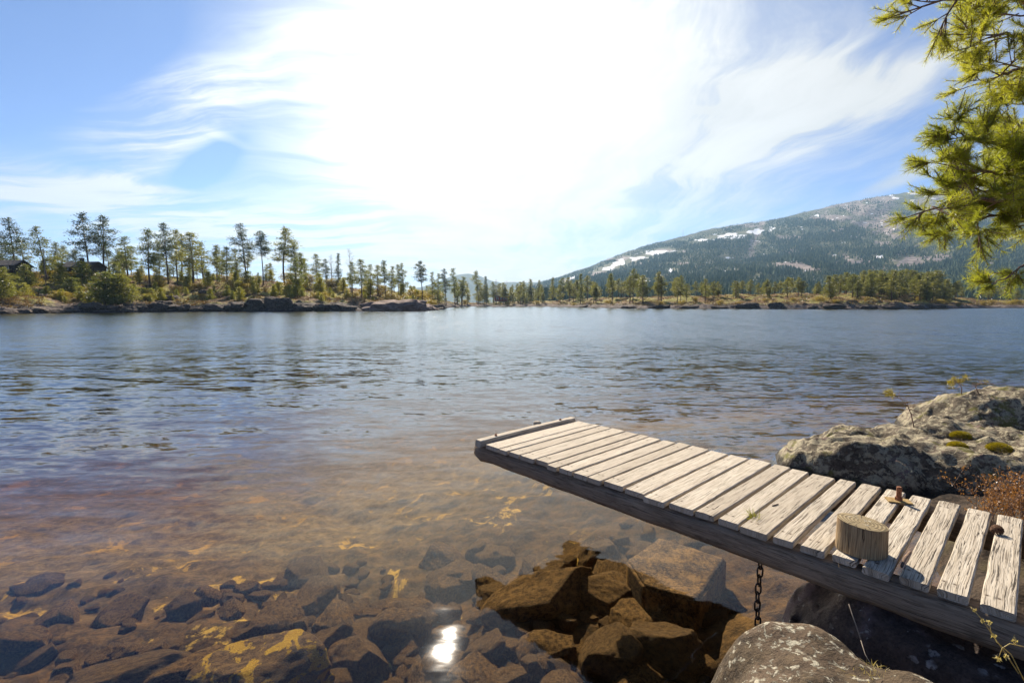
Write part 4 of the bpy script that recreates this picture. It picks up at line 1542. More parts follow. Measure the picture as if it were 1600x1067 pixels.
# the trees one can tell apart on the left headland: kind, x, top, metres behind the waterline, width, label
SINGLE = [
    ('pad', 8, 375, 34, 1.0, 'spreading flat topped pine cut by the left edge of the view'),
    ('tall', 34, 343, 40, 1.15, 'tall bare stemmed pine behind the left cabin'),
    ('mid', 48, 373, 46, 1.1, 'green pine just right of the tall pine behind the left cabin'),
    ('mid', 80, 357, 30, 1.1, 'tall green pine beside the utility pole'),
    ('mid', 95, 380, 38, 1.2, 'bushy pine right behind the pole'),
    ('tall', 144, 335, 30, 1.05, 'highest pine on the headland, left one of the dark pair by the second cabin'),
    ('tall', 169, 339, 30, 1.0, 'leaning dark pine, right one of the pair by the second cabin'),
    ('pad', 126, 392, 60, 0.9, 'small distant pine left of the dark pair'),
    ('mid', 191, 392, 55, 1.1, 'short pine left of the lone rounded pine'),
    ('mid', 206, 372, 36, 1.25, 'lone rounded pine right of the dark pair'),
    ('mid', 239, 360, 26, 1.0, 'slim pine at the left edge of the middle grove'),
    ('mid', 254, 378, 40, 1.0, 'shorter pine second in the middle grove'),
    ('tall', 267, 351, 30, 0.95, 'slender dark pine standing highest in the middle grove'),
    ('mid', 282, 361, 34, 0.9, 'thin stemmed pine right of the highest one in the middle grove'),
    ('tall', 291, 368, 44, 0.9, 'dark thin pine between the thin stemmed and the broad pine'),
    ('mid', 306, 365, 28, 1.35, 'broad full crowned pine at the right of the middle grove'),
    ('mid', 322, 382, 36, 1.1, 'sloping shouldered pine leaning on the broad pine'),
    ('mid', 345, 385, 34, 1.1, 'left one of two conical pines before the gap'),
    ('mid', 360, 387, 30, 1.1, 'right one of two conical pines before the gap'),
    ('tall', 390, 352, 34, 1.0, 'dark narrow pine, left one of the pair above a green bush'),
    ('tall', 414, 363, 30, 0.85, 'dark narrow pine with long bare stem, right one of the pair past the gap'),
    ('mid', 448, 358, 34, 1.2, 'big brownish pine on the crest right of the dark narrow pair'),
    ('mid', 463, 382, 30, 1.1, 'pine crowding the right side of the big brownish pine'),
    ('mid', 474, 396, 28, 1.0, 'short pine at the right foot of the big brownish pine'),
    ('mid', 468, 404, 14, 1.3, 'yellow green bushy pine on the slope in front of the big brownish pine'),
    ('mid', 498, 398, 40, 1.0, 'small dark pine left of the bare birch'),
    ('tall', 513, 406, 36, 1.1, 'short dark pine touching the bare birch'),
    ('birch', 520, 399, 44, 1.0, 'leafless pale birch between dark pines on the crest'),
    ('spruce', 531, 397, 36, 0.8, 'pointed dark spruce right of the bare birch'),
    ('birch', 551, 391, 30, 0.8, 'thin sparse grey tree standing above the slab rocks'),
    ('mid', 553, 410, 22, 0.9, 'green pine in front of the sparse grey tree'),
    ('mid', 567, 406, 18, 1.1, 'tall yellow green pine above the left end of the slab rocks'),
    ('mid', 580, 414, 24, 1.0, 'pine filling the gap right of the tall yellow green one'),
    ('mid', 592, 415, 28, 1.0, 'low pine left of the slender pair over the slabs'),
    ('mid', 602, 408, 24, 0.9, 'left one of the slender pair over the slab rocks'),
    ('mid', 614, 417, 22, 0.9, 'pointed green pine right of the slender pair over the slabs'),
    ('mid', 624, 414, 30, 0.75, 'thin pine, left one of two tops close together over the slabs'),
    ('mid', 633, 412, 28, 0.8, 'thin pine, right one of two tops close together over the slabs'),
    ('tall', 659, 409, 20, 1.05, 'lone tall pine standing free above the right slab rock'),
    ('mid', 676, 426, 22, 0.8, 'small pine right of the lone tall pine'),
    ('mid', 684, 428, 18, 0.9, 'small green pine left of the last tall pine on the point'),
    ('tall', 698, 421, 8, 0.95, 'tall bare stemmed pine at the very tip of the headland'),
    ('mid', 711, 420, 14, 0.9, 'rounded pine just past the tip of the headland'),
    ('mid', 723, 433, 14, 1.0, 'short pine right of the rounded one past the headland'),
    ('mid', 746, 424, 14, 0.9, 'slim pine standing alone before the blue hill'),
    ('spruce', 760, 432, 16, 0.8, 'pointed dark spruce right of the blue hill'),
    ('birch', 776, 437, 30, 1.0, 'bare bluish tree left of the red house'),
    ('birch', 790, 439, 34, 1.1, 'bare bluish tree rising behind the red house'),
]
random.seed(21)
for k, px, yt, d, wd, lab in SINGLE:
    plant(k, px, yt, d, lab, wide=wd)
# younger growth on the headland
rng_ = random.Random(5)
for i in range(62):
    px = rng_.uniform(-30, 705)
    base = float(lerp_px(px, R_TAB))
    plant(rng_.choice(('young', 'young', 'young', 'youngdark', 'mid')), px, base - rng_.uniform(4, 18), rng_.uniform(22, 48), 'young green pine in the thicket along the crest of the left headland', 'young pines along the headland crest', rng_.uniform(0.9, 1.3))
for i in range(60):
    px = rng_.uniform(-10, 700)
    d = rng_.uniform(6, 22)
    g = land_point(px, d)
    yb = 474 - (g.z - 1.84) / g.y * 773
    plant('young', px, yb - rng_.uniform(10, 24) * (1.0 if px < 560 else 0.6), d, 'yellow green bushy young pine on the lower slope of the left headland', 'bushy young pines on the headland slope', rng_.uniform(1.0, 1.4))
for px, d, hpx, lab in ((168, 5, 52, 'large dark green bush at the waterside left of the lone rounded pine'), (192, 6, 48, 'large green bush right beside the dark one at the waterside'), (3, 8, 50, 'rounded green bush at the left edge of the view'),
                        (118, 16, 30, 'pale green bush in front of the second cabin'), (391, 26, 26, 'round green bush below the dark narrow pair')):
    g = land_point(px, d)
    yb = 474 - (g.z - 1.84) / g.y * 773
    plant('youngdark', px, yb - hpx, d, lab, None, 1.5)
for i in range(80):
    px = rng_.uniform(-20, 690)
    d = rng_.uniform(8, 46)
    g = land_point(px, d)
    yb = 474 - (g.z - 1.84) / g.y * 773
    plant('scrub', px, yb - rng_.uniform(6, 15), d, 'low ochre shrub among the heather on the left headland', 'ochre shrubs on the headland', rng_.uniform(1.1, 1.9), cat='shrub')

for i in range(34):
    px = rng_.choice((rng_.uniform(-20, 420), rng_.uniform(-20, 700)))
    base = float(lerp_px(px, R_TAB))
    plant('mid', px, base - rng_.uniform(22, 46) * (1.0 if px < 480 else 0.6), rng_.uniform(46, 85), 'smaller pine filling the background behind the headland crest', 'background pines behind the headland crest', rng_.uniform(1.0, 1.35))

# the far shore stand: treeline tops against the mountain
TOPS = [(715, 440), (760, 443), (790, 446), (830, 440), (870, 436), (900, 432), (930, 437), (960, 438), (990, 428), (1030, 432), (1070, 434), (1110, 440), (1160, 440), (1200, 438), (1260, 437), (1310, 432), (1340, 425), (1400, 425), (1455, 426), (1475, 440), (1520, 446), (1620, 444)]
STAND = 'pines of the stand on the far shore'
for px, yt, k, lab in ((988, 421, 'far', 'tallest pine of the far shore, left of the snow patch'), (1027, 425, 'far', 'slim tall pine standing before the snow patch on the far shore'), (1062, 431, 'far', 'broad tall pine right of the snow patch on the far shore'),
                       (1100, 436, 'far', 'free standing pine on the bare bank of the far shore'), (955, 428, 'far', 'tall thin pine left of the tallest one on the far shore'), (906, 428, 'farcone', 'narrow dark spruce rising from the left part of the far stand')):
    plant(k, px, yt, rng_.uniform(12, 25), lab, None, 0.95)
n_ = 0
while n_ < 225:
    px = rng_.uniform(1280, 1470) if n_ % 4 == 0 else rng_.uniform(712, 1640)
    dmin = 8
    d = dmin + rng_.random() ** 0.8 * 60
    if 1120 < px < 1290 and d < 20:
        d += 14
    if px > 1465 and rng_.random() < 0.5:
        continue
    yt = float(lerp_px(px, TOPS)) + rng_.uniform(-4, 14)
    plant(rng_.choice(('far', 'far', 'far', 'farcone') if px < 950 else ('far', 'far', 'far', 'far', 'far', 'farcone')), px, yt, d, 'slender pine in the close stand along the far shore', STAND, rng_.uniform(0.8, 1.2) * (1.6 if 1270 < px < 1470 else 1.45 if px > 930 else 1.15))
    n_ += 1
for i in range(30):
    px = rng_.uniform(720, 1600)
    d = rng_.uniform(4, 18)
    g = land_point(px, d)
    yb = 474 - (g.z - 1.84) / g.y * 773
    plant('scrub', px, yb - rng_.uniform(4, 8), d, 'low olive shrub on the bank of the far shore', 'shrubs on the far bank', rng_.uniform(1.2, 2.0), cat='shrub')

# heather and grass tussocks over the headland: nobody could count them
rng = np.random.default_rng(17)
n = 26000
pxs = rng.uniform(-100, 1640, n); ds = 2 + rng.random(n) ** 1.3 * 48
Z = land_z(pxs, ds); Y = lerp_px(pxs, S_TAB) + ds
cl = fbm(pxs * 0.05, ds * 0.25, oct=3, seed=71)
keep = (cl > -0.1) & (Z > 1.0)
base = np.stack([u_of(pxs) * Y, Y, Z], -1)[keep]
nn_ = len(base)
P_ = np.repeat(base, 5, 0) + rng.normal(0, 0.25, (nn_ * 5, 3)) * np.array([1, 1, 0.15])
D_ = rng.normal(0, 0.55, (nn_ * 5, 3)) + np.array([0, 0, 1.0])
hv, hf = needle_tris(P_, D_, rng.uniform(0.25, 0.6, nn_ * 5), rng.uniform(0.05, 0.11, nn_ * 5), rng)
tag(mesh_obj('heather', hv, hf, M['heather'], None, False), 'brown heather and tussocks covering the far banks', 'heather', kind='stuff')


# ------------------------------------------------------------------ boulders and slabs along the headland
def shore_rock(px, d, ax, ay, az, rz, mat, label, group=None, seed=1, sink=0.35):
    me = rock_mesh('shore_rock', seed, mat, 0.8, 5, 2.4)
    g = land_point(px, d)
    o = bpy.data.objects.new('shore_rock', me)
    COL.objects.link(o)
    o.location = (g.x, g.y, max(g.z, 0) - az * sink * 0.5)
    o.scale = (ax, ay, az)
    o.rotation_euler = (0, 0, R(rz))
    return tag(o, label, 'rock', group)


shore_rock(618, 1, 7.0, 5.0, 3.7, 8, M['slab_rock'], 'broad pinkish whaleback slab sloping into the lake', seed=401, sink=0.5)
shore_rock(645, 1, 5.0, 3.4, 2.0, -6, M['slab_rock'], 'low right flank of the pinkish whaleback dipping into the lake', seed=402, sink=0.5)
shore_rock(672, 3, 4.0, 3.0, 2.4, 10, M['far_rock'], 'dark striped slab at the tip of the headland', seed=403, sink=0.5)
shore_rock(440, 2, 3.0, 2.2, 3.2, 0, M['far_rock'], 'dark upright cliff block below the big brownish pine', seed=404)
shore_rock(400, 2, 2.6, 2.0, 2.4, 10, M['far_rock'], 'dark block left of the upright cliff block', seed=405)
shore_rock(535, 2, 3.4, 2.4, 2.2, -5, M['far_rock'], 'rounded dark rock left of the pinkish whaleback', seed=406)
for i, (px, d, s_) in enumerate(((14, 0, 1.5), (40, 0, 1.7), (68, 0, 1.5), (92, 0, 1.1), (112, 0.4, 1.3), (150, 1, 2.0), (185, 1, 1.7), (214, 1, 2.6), (252, 1, 2.4), (285, 1, 2.0), (310, 0, 1.2), (340, 1, 2.6), (372, 1, 2.2), (480, 1, 2.6), (505, 1, 2.0), (268, 9, 2.4), (70, 14, 1.6), (325, 20, 1.6))):
    shore_rock(px, d, s_ * 0.9, s_ * 0.8, s_ * 0.6, random.uniform(0, 180), M['far_rock'], 'grey brown boulder at the foot of the left headland', 'boulders along the headland', 410 + i)
for i, px in enumerate((915, 985, 1030, 1075, 1125, 1165, 1210, 1265, 1300, 1345, 1390, 1425, 1460)):
    shore_rock(px, 1, random.uniform(1.6, 3.4), 1.8, random.uniform(0.8, 1.7), random.uniform(-15, 15), M['far_rock'], 'dark rock in the bank of the far shore', 'rocks in the far bank', 440 + i)


# ------------------------------------------------------------------ cabins, pole, house, mast
def house(name, px, d, w, dep, hw, hr, rz, wall, roof, label, sink=0.3, windows=(), chim=None, base=None):
    g = land_point(px, d)
    if base is not None:
        g.z = 1.84 + (474 - base) / 773.0 * g.y
    o = empty(name, (g.x, g.y, g.z - sink), label, 'cabin' if name == 'cabin' else 'house', None, R(rz))
    mb = MB()
    x, y = w / 2, dep / 2
    mb.add([(-x, -y, 0), (x, -y, 0), (x, y, 0), (-x, y, 0), (-x, -y, hw), (x, -y, hw), (x, y, hw), (-x, y, hw), (-x, 0, hw + hr), (x, 0, hw + hr)],
           [(0, 1, 5, 4), (1, 2, 6, 9, 5), (2, 3, 7, 6), (3, 0, 4, 8, 7), (0, 3, 2, 1)])
    mb.build('wall', wall, o, False)
    mb = MB()
    e, th = 0.45, 0.16
    for s in (-1, 1):
        dv = Vector((0, s * (y + e), -hr * (y + e) / y))
        n = Vector((0, s * hr, y)).normalized()
        mid = Vector((0, 0, hw + hr)) + dv / 2 + n * (th / 2 + 0.01)
        mb.box(mid, Vector((x + e, 0, 0)), dv / 2, n * th / 2)
    rf = mb.build('roof', roof, o, False)
    if chim is not None:
        mb = MB(); mb.box((chim, 0.4, hw + hr + 0.3), (0.35, 0, 0), (0, 0.35, 0), (0, 0, 0.8))
        mb.box((chim, 0.4, hw + hr + 1.13), (0.43, 0, 0), (0, 0.43, 0), (0, 0, 0.04))
        mb.build('chimney', roof, rf, False)
    for wx, wz, ww, wh in windows:
        mb = MB()
        for a, b, c_, d_ in ((0, wh / 2, ww / 2, .05), (0, -wh / 2, ww / 2, .05), (-ww / 2, 0, .05, wh / 2), (ww / 2, 0, .05, wh / 2)):
            mb.box((wx + a, -y - 0.03, wz + b), (c_ + (.05 if d_ == .05 else 0), 0, 0), (0, 0.05, 0), (0, 0, d_ - (.051 if c_ == .05 else 0)))
        f = mb.build('window', M['white_paint'], o, False)
        mb = MB(); mb.box((wx, -y - 0.012, wz), (ww / 2 - .05, 0, 0), (0, 0.02, 0), (0, 0, wh / 2 - .05))
        mb.build('pane', M['glass'], f, False)
    return o


house('cabin', 24, 30, 5.5, 5.0, 1.5, 1.2, 8, M['cabin'], M['cabin_roof'], 'low dark timber cabin half hidden by scrub at the far left', 0.3, ((1.2, 0.9, 0.9, 0.7),), None, 424)
house('cabin', 138, 30, 8.0, 5.0, 1.2, 1.3, -6, M['cabin'], M['cabin_roof'], 'dark timber cabin with a chimney behind the dark pair of pines', 0.3, ((-2.2, 0.7, 0.9, 0.6), (1.6, 0.7, 0.9, 0.6)), -0.8, 424)
house('house', 784, 34, 9.0, 6.0, 3.2, 2.0, 6, M['red_wall'], M['cabin_roof'], 'small red house with pale windows among trees at the end of the lake', 0.3, ((-2.8, 1.7, 1.0, 1.1), (-0.6, 1.7, 1.0, 1.1), (1.6, 1.7, 1.0, 1.1), (3.4, 1.7, 1.0, 1.1)), 1.0, 470)
g = land_point(78, 24)
pole = empty('utility_pole', (g.x, g.y, g.z - 0.3), 'slim wooden utility pole carrying a wire left of the dark pair of pines', 'pole')
ph = 1.84 + (474 - 391) / 773 * g.y - g.z
mb = MB(); mb.tube([(0, 0, 0), (0, 0, ph + 0.3)], [0.12, 0.09], 8); mb.build('post', M['pole'], pole)
mb = MB(); mb.box((0, -0.12, ph - 0.2), (0.7, 0, 0), (0, 0.05, 0), (0, 0, 0.06)); mb.build('crossarm', M['pole'], pole, False)
for s in (-0.55, 0.55):
    a = Vector((s, -0.12, ph - 0.1)); b = Vector((-26 + s, 10, ph + 1.2))
    mb = MB(); mb.tube([a.lerp(b, q / 10) - UP * (0.9 * 4 * (q / 10) * (1 - q / 10)) for q in range(11)], 0.022, 4); mb.build('wire', M['wire'], pole)
mp = mtn_point(np.array([1063.0]), np.array([1.0]))[0]
mast = empty('radio_mast', tuple(mp), 'thin lattice mast standing on the mountain ridge', 'mast')
mb = MB()
mh = 34.0
for k in range(3):
    a = k * 2.094
    mb.tube([(1.6 * math.cos(a), 1.6 * math.sin(a), -3), (0.5 * math.cos(a), 0.5 * math.sin(a), mh)], 0.22, 4)
for q in range(9):
    z = q * mh / 9; r_ = 1.6 - 1.1 * q / 9
    for k in range(3):
        a, b = k * 2.094, (k + 1) * 2.094
        mb.tube([(r_ * math.cos(a), r_ * math.sin(a), z), (r_ * math.cos(b), r_ * math.sin(b), z + mh / 9)], 0.12, 3)
mb.build('lattice', M['mast'], mast)
mb = MB(); mb.tube([(0, 0, mh), (0, 0, mh + 7)], [0.25, 0.12], 5); mb.build('antenna', M['mast'], mast)

# ------------------------------------------------------------------ the pine leaning in from the right
PT = {'tw': MB(), 'P': [], 'D': [], 'L': [], 'W': []}
rngp = np.random.default_rng(77)


def shoot(p, d, ln, n=60, nl=0.044, w=0.0012):
    """a needled shoot: needles all round its axis, swept forward"""
    p = np.array(p, float); d = np.array(d, float); d /= np.linalg.norm(d)
    k = rngp.random(n)
    q = p + d * (k[:, None] * ln) + rngp.normal(0, 0.002, (n, 3))
    r = rngp.normal(size=(n, 3)); r -= (r @ d)[:, None] * d
    r /= np.linalg.norm(r, axis=1, keepdims=True)
    fwd = rngp.uniform(0.45, 1.1, n)[:, None] + 0.5 * (k[:, None] > 0.85)
    PT['P'].append(q); PT['D'].append(r + d * fwd)
    PT['L'].append(nl * rngp.uniform(0.7, 1.15, n)); PT['W'].append(np.full(n, w))
    PT['tw'].tube([p, p + d * ln], [0.0028, 0.0018], 4, False)


def spray(p, d, size, dep, nsh=1.0, wood=0.006):
    """a side branch forking down to needled shoots"""
    p = np.array(p, float); d = np.array(d, float); d /= np.linalg.norm(d)
    bend = rngp.normal(0, 0.18, 3)
    m_ = p + d * size * 0.5 + bend * size * 0.15
    e = p + (d + bend * 0.5) * size
    PT['tw'].tube([p, m_, e], [wood, wood * 0.8, wood * 0.6], 5, False)
    de = (e - m_) / np.linalg.norm(e - m_)
    if dep == 0:
        for k in range(int(round(rngp.integers(3, 6) * nsh))):
            dd = de + rngp.normal(0, 0.5, 3) + np.array([0, 0, 0.18])
            shoot(e - de * rngp.uniform(0, size * 0.6), dd, rngp.uniform(0.05, 0.11))
        shoot(e, de + np.array([0, 0, 0.2]), rngp.uniform(0.07, 0.12), 60)
        return
    n = rngp.integers(3, 5)
    for k in range(n):
        q = p + (m_ - p) * 1.0 if k == 0 else p + (e - p) * rngp.uniform(0.35, 1.0)
        s = rngp.normal(0, 1, 3); s[2] *= 0.45
        s -= (s @ de) * de
        s /= np.linalg.norm(s)
        spray(q, de * rngp.uniform(0.5, 1.0) + s * rngp.uniform(0.5, 0.9) + np.array([0, 0, 0.08]), size * rngp.uniform(0.5, 0.75), dep - 1, nsh, wood * 0.6)
    spray(e, de, size * 0.6, dep - 1, nsh, wood * 0.6)


def limb(pix, r0, every=0.16, start=0.25, size=0.30, dep=1, nsh=1.0, both=True, tipdep=1):
    """a limb through picture points (x, y, distance); sprays grow along it"""
    pts = [np.array(at_y(x, y, Y)) for x, y, Y in pix]
    fine = []
    for i in range(len(pts) - 1):
        for k in range(6):
            t_ = k / 6
            a, b = pts[max(i - 1, 0)], pts[min(i + 2, len(pts) - 1)]
            p1, p2 = pts[i], pts[i + 1]
            m1, m2 = (p2 - a) / 2, (b - p1) / 2
            fine.append((2 * t_ ** 3 - 3 * t_ ** 2 + 1) * p1 + (t_ ** 3 - 2 * t_ ** 2 + t_) * m1 + (-2 * t_ ** 3 + 3 * t_ ** 2) * p2 + (t_ ** 3 - t_ ** 2) * m2)
    fine.append(pts[-1])
    fine = np.array(fine) + rngp.normal(0, 0.006, (len(fine), 3))
    n = len(fine)
    PT['tw'].tube(list(fine), [r0 * (1 - 0.8 * i / (n - 1)) for i in range(n)], 7, False)
    seg = np.linalg.norm(np.diff(fine, axis=0), axis=1)
    cum = np.concatenate([[0], np.cumsum(seg)])
    s = cum[-1] * start
    while s < cum[-1]:
        i = min(int(np.searchsorted(cum, s)) - 1, n - 2)
        p = fine[i] + (fine[i + 1] - fine[i]) * ((s - cum[i]) / seg[i])
        de = (fine[i + 1] - fine[i]) / seg[i]
        side = rngp.normal(0, 1, 3); side[2] = side[2] * 0.4 + 0.1
        side -= (side @ de) * de; side /= np.linalg.norm(side)
        spray(p, de * 0.7 + side * 0.9, size * rngp.uniform(0.6, 1.1) * (1.0 - 0.35 * s / cum[-1]), dep, nsh, r0 * 0.28)
        s += every * rngp.uniform(0.6, 1.4)
    spray(fine[-1], fine[-1] - fine[-2], size * 0.55, tipdep, nsh, r0 * 0.2)


TX, TY = 5.3, 4.0                                    # the trunk stands just outside the view
tree_root = empty('pine_tree', (TX, TY, 0.3), 'big sunlit pine reaching in from the right with long needled branches over the lake', 'tree')
LIMBS = PINE_LIMBS
for pix, kw in LIMBS:
    limb(pix, **kw)
# the rest of the crown, outside the view
for i in range(16):
    z = 2.6 + i * 0.42
    a = R(-75 + (i * 137.5) % 200)
    L_ = 1.9 * (1 - i / 22)
    p0 = np.array([TX, TY, z]); d0 = np.array([math.cos(a), math.sin(a), 0.12])
    PT['tw'].tube([p0, p0 + d0 * L_ * 0.6, p0 + d0 * L_ + np.array([0, 0, 0.1])], [0.03, 0.02, 0.008], 6, False)
    for k in range(5):
        q = p0 + d0 * L_ * (0.35 + 0.13 * k)
        spray(q, d0 + rngp.normal(0, 0.6, 3), 0.3, 1, 0.7, 0.006)
tk = MB()
tk.tube([(TX + 0.05, TY - 0.05, 0.0), (TX, TY, 0.5), (TX - 0.04, TY + 0.03, 2.5), (TX + 0.03, TY, 5.0), (TX, TY + 0.05, 8.0), (TX, TY, 10.0)], [0.21, 0.16, 0.135, 0.11, 0.06, 0.02], 14)


def adopt(o, root):
    o.parent = root
    o.matrix_parent_inverse = Matrix.Translation(-root.location)
    return o


adopt(tk.build('trunk', M['bark']), tree_root)
br = adopt(PT['tw'].build('branches', M['twig']), tree_root)
nv, nf = needle_tris(np.concatenate(PT['P']), np.concatenate(PT['D']), np.concatenate(PT['L']), np.concatenate(PT['W']), rngp)
adopt(mesh_obj('crown', nv, nf, M['near_needles'], None, False), tree_root)


# ------------------------------------------------------------------ small growth on the rocks and the jetty
def tuft(name, p, n, ln, spread, w, mat, label, cat, group=None, droop=0.5, seed=0, base_r=0.02):
    rng = np.random.default_rng(seed)
    v, f = [], []
    for i in range(n):
        a = rng.uniform(0, 2 * math.pi); s = rng.random() ** 0.7 * spread
        d = np.array([math.cos(a) * s, math.sin(a) * s, 1.0]); d /= np.linalg.norm(d)
        L_ = ln * rng.uniform(0.5, 1.15)
        b0 = np.array([rng.normal(0, base_r), rng.normal(0, base_r), 0])
        sd = np.cross(d, rng.normal(size=3)); sd = sd / np.linalg.norm(sd) * w
        k0 = len(v)
        for j in range(4):
            q = j / 3
            c = b0 + d * L_ * q + np.array([d[0], d[1], -1]) * (droop * L_ * q * q * s)
            ww = (1 - q * 0.9)
            v += [tuple(c - sd * ww), tuple(c + sd * ww)]
        for j in range(3):
            f.append((k0 + 2 * j, k0 + 2 * j + 1, k0 + 2 * j + 3, k0 + 2 * j + 2))
    o = mesh_obj(name, v, f, mat, None, False, Vector(p))
    return tag(o, label, cat, group)


gt = at_z(1176, 806, DZ)
tuft('grass_tuft', gt - UP * 0.015, 170, 0.075, 1.9, 0.0021, M['green_grass'], 'small yellow green grass tuft growing between the jetty planks', 'grass', seed=1, base_r=0.014)

for i, (px, py, s, lab) in enumerate(((1501, 682, 0.10, 'round moss cushion highest on the long boulder'), (1496, 698, 0.085, 'small moss cushion in the cleft of the long boulder'), (1561, 702, 0.11, 'moss cushion furthest right on the long boulder'))):
    p = hit(G1, px, py)
    rng = np.random.default_rng(50 + i)
    n = 2600
    q = rng.normal(size=(n, 3)); q /= np.linalg.norm(q, axis=1, keepdims=True); q[:, 2] = np.abs(q[:, 2])
    pos = q * np.array([s, s * 0.85, s * 0.55])
    v, f = needle_tris(pos * 0.9, q + rng.normal(0, 0.5, (n, 3)), np.full(n, 0.019), np.full(n, 0.003), rng)
    tag(mesh_obj('moss_cushion', v, f, M['moss'], None, False, p), lab, 'moss')
p = hit(G3, 1372, 1056)
tuft('moss_tuft', p - UP * 0.01, 420, 0.035, 1.8, 0.0013, M['dry_grass'], 'yellow moss and dry grass tuft on the flat topped brown boulder', 'moss', seed=5, base_r=0.03)


def sapling(p, pix, Y, label, seed, tufts, bare):
    o = empty('pine_sapling', p, label, 'sapling')
    rng = np.random.default_rng(seed)
    mb = MB()
    pts = [np.array(at_y(x, y, Y + dy)) - np.array(p) for x, y, dy in pix]
    pts[0] = np.array([0, 0, -0.03])
    mb.tube(pts, [0.007 * (1 - 0.75 * i / (len(pts) - 1)) for i in range(len(pts))], 6, False)
    for k in range(bare):
        i = rng.integers(1, len(pts) - 1); q = pts[i] + (pts[i + 1] - pts[i]) * rng.random()
        d = rng.normal(0, 1, 3); d[2] = d[2] * 0.4 + 0.1; d /= np.linalg.norm(d)
        L_ = rng.uniform(0.05, 0.13)
        mb.tube([q, q + d * L_], [0.0032, 0.0018], 4, False)
        for j in range(3):
            b = q + d * L_ * rng.uniform(0.3, 1); e = d + rng.normal(0, 0.8, 3); e /= np.linalg.norm(e)
            mb.tube([b, b + e * L_ * 0.5], [0.0018, 0.0012], 3, False)
    mb.build('stem', M['twig'], o)
    P_, D_ = [], []
    for x, y, dy, n in tufts:
        c = np.array(at_y(x, y, Y + dy)) - np.array(p)
        q = rng.normal(size=(n, 3)); q /= np.linalg.norm(q, axis=1, keepdims=True)
        P_.append(c + q * 0.012 + rng.normal(0, 0.012, (n, 3))); D_.append(q + np.array([-0.2, 0, 0.3]))
    P_ = np.concatenate(P_); n = len(P_)
    v, f = needle_tris(P_, np.concatenate(D_), rng.uniform(0.03, 0.055, n), np.full(n, 0.0026), rng)
    mesh_obj('needles', v, f, M['moss'], o, False)


p = hit(G1, 1429, 667)
sapling(p, [(1429, 667, 0), (1424, 648, 0), (1418, 634, .02), (1408, 624, .03), (1394, 616, .05)], p.y, 'tiny crooked pine sapling with a single yellow tuft on the long boulder', 3, [(1388, 613, .05, 120), (1394, 617, .05, 80)], 16)
p = hit(G2, 1502, 616)
sapling(p, [(1502, 616, 0), (1503, 606, 0), (1497, 598, .0), (1488, 593, .0)], p.y, 'stunted pine seedling with yellow tips on top of the rear boulder', 4, [(1485, 597, 0, 110), (1492, 592, 0, 90), (1500, 596, 0, 90), (1510, 590, .05, 80), (1487, 603, 0, 60)], 10)
p = hit(G2, 1530, 613)
sapling(p, [(1520, 614, 0), (1524, 604, 0), (1530, 600, .0), (1541, 597, .0)], p.y, 'bare grey twig beside the yellow tipped seedling on the rear boulder', 6, [(1541, 597, 0, 25)], 16)

# heather with rusty leaves at the right, between the jetty and the boulders
hs = at_z(1640, 828, 0.34)
heath = empty('heather_bush', hs, 'rusty orange heather bush behind the landward end of the jetty', 'shrub')
rng = np.random.default_rng(12)
mb = MB(); P_, D_, L_ = [], [], []
for k in range(130):
    a = rng.uniform(0, 6.28); r_ = rng.random() ** 0.6 * 0.44
    b = np.array([r_ * math.cos(a), r_ * math.sin(a) * 0.65, -0.08])
    h = rng.uniform(0.14, 0.34) * (1.2 - 0.6 * r_)
    e = b + np.array([rng.normal(0, 0.07), rng.normal(0, 0.07), h + 0.08])
    m_ = (b + e) / 2 + rng.normal(0, 0.015, 3)
    mb.tube([b, m_, e], [0.003, 0.0024, 0.0012], 4, False)
    for j in range(3):
        q = b + (e - b) * rng.uniform(0.4, 1); g_ = q + rng.normal(0, 0.05, 3) + np.array([0, 0, 0.03])
        mb.tube([q, g_], [0.0015, 0.001], 3, False)
        n = 16
        P_.append(g_ + rng.normal(0, 0.016, (n, 3))); D_.append(rng.normal(0, 1, (n, 3)))
    n = 26
    P_.append(b + (e - b) * rng.uniform(0.45, 1.05, (n, 1)) + rng.normal(0, 0.012, (n, 3))); D_.append(rng.normal(0, 1, (n, 3)) + np.array([0, 0, 0.4]))
mb.build('stems', M['twig'], heath)
P_ = np.concatenate(P_); n = len(P_)
v, f = needle_tris(P_, np.concatenate(D_), rng.uniform(0.010, 0.018, n), rng.uniform(0.003, 0.0055, n), rng)
mesh_obj('leaves', v, f, M['rust_leaf'], heath, False)


# dry stalks: bottom right corner and on the dark rock
def stalk(name, pts, r, label, heads=(), group=None, mat=None):
    mb = MB()
    pts = [Vector(q) for q in pts]
    o = empty(name, pts[0], label, 'plant', group)
    mb.tube([q - pts[0] for q in pts], [r * (1 - 0.5 * i / len(pts)) for i in range(len(pts))], 5)
    mb.build('stem', mat or M['dry_grass'], o)
    for h in heads:
        P_ = np.array(Vector(h) - pts[0]) + rng.normal(0, 0.003, (14, 3))
        v, f = needle_tris(P_, rng.normal(size=P_.shape), np.full(len(P_), 0.009), np.full(len(P_), 0.003), rng)
        mesh_obj('seed_head', v, f, mat or M['dry_grass'], o, False)


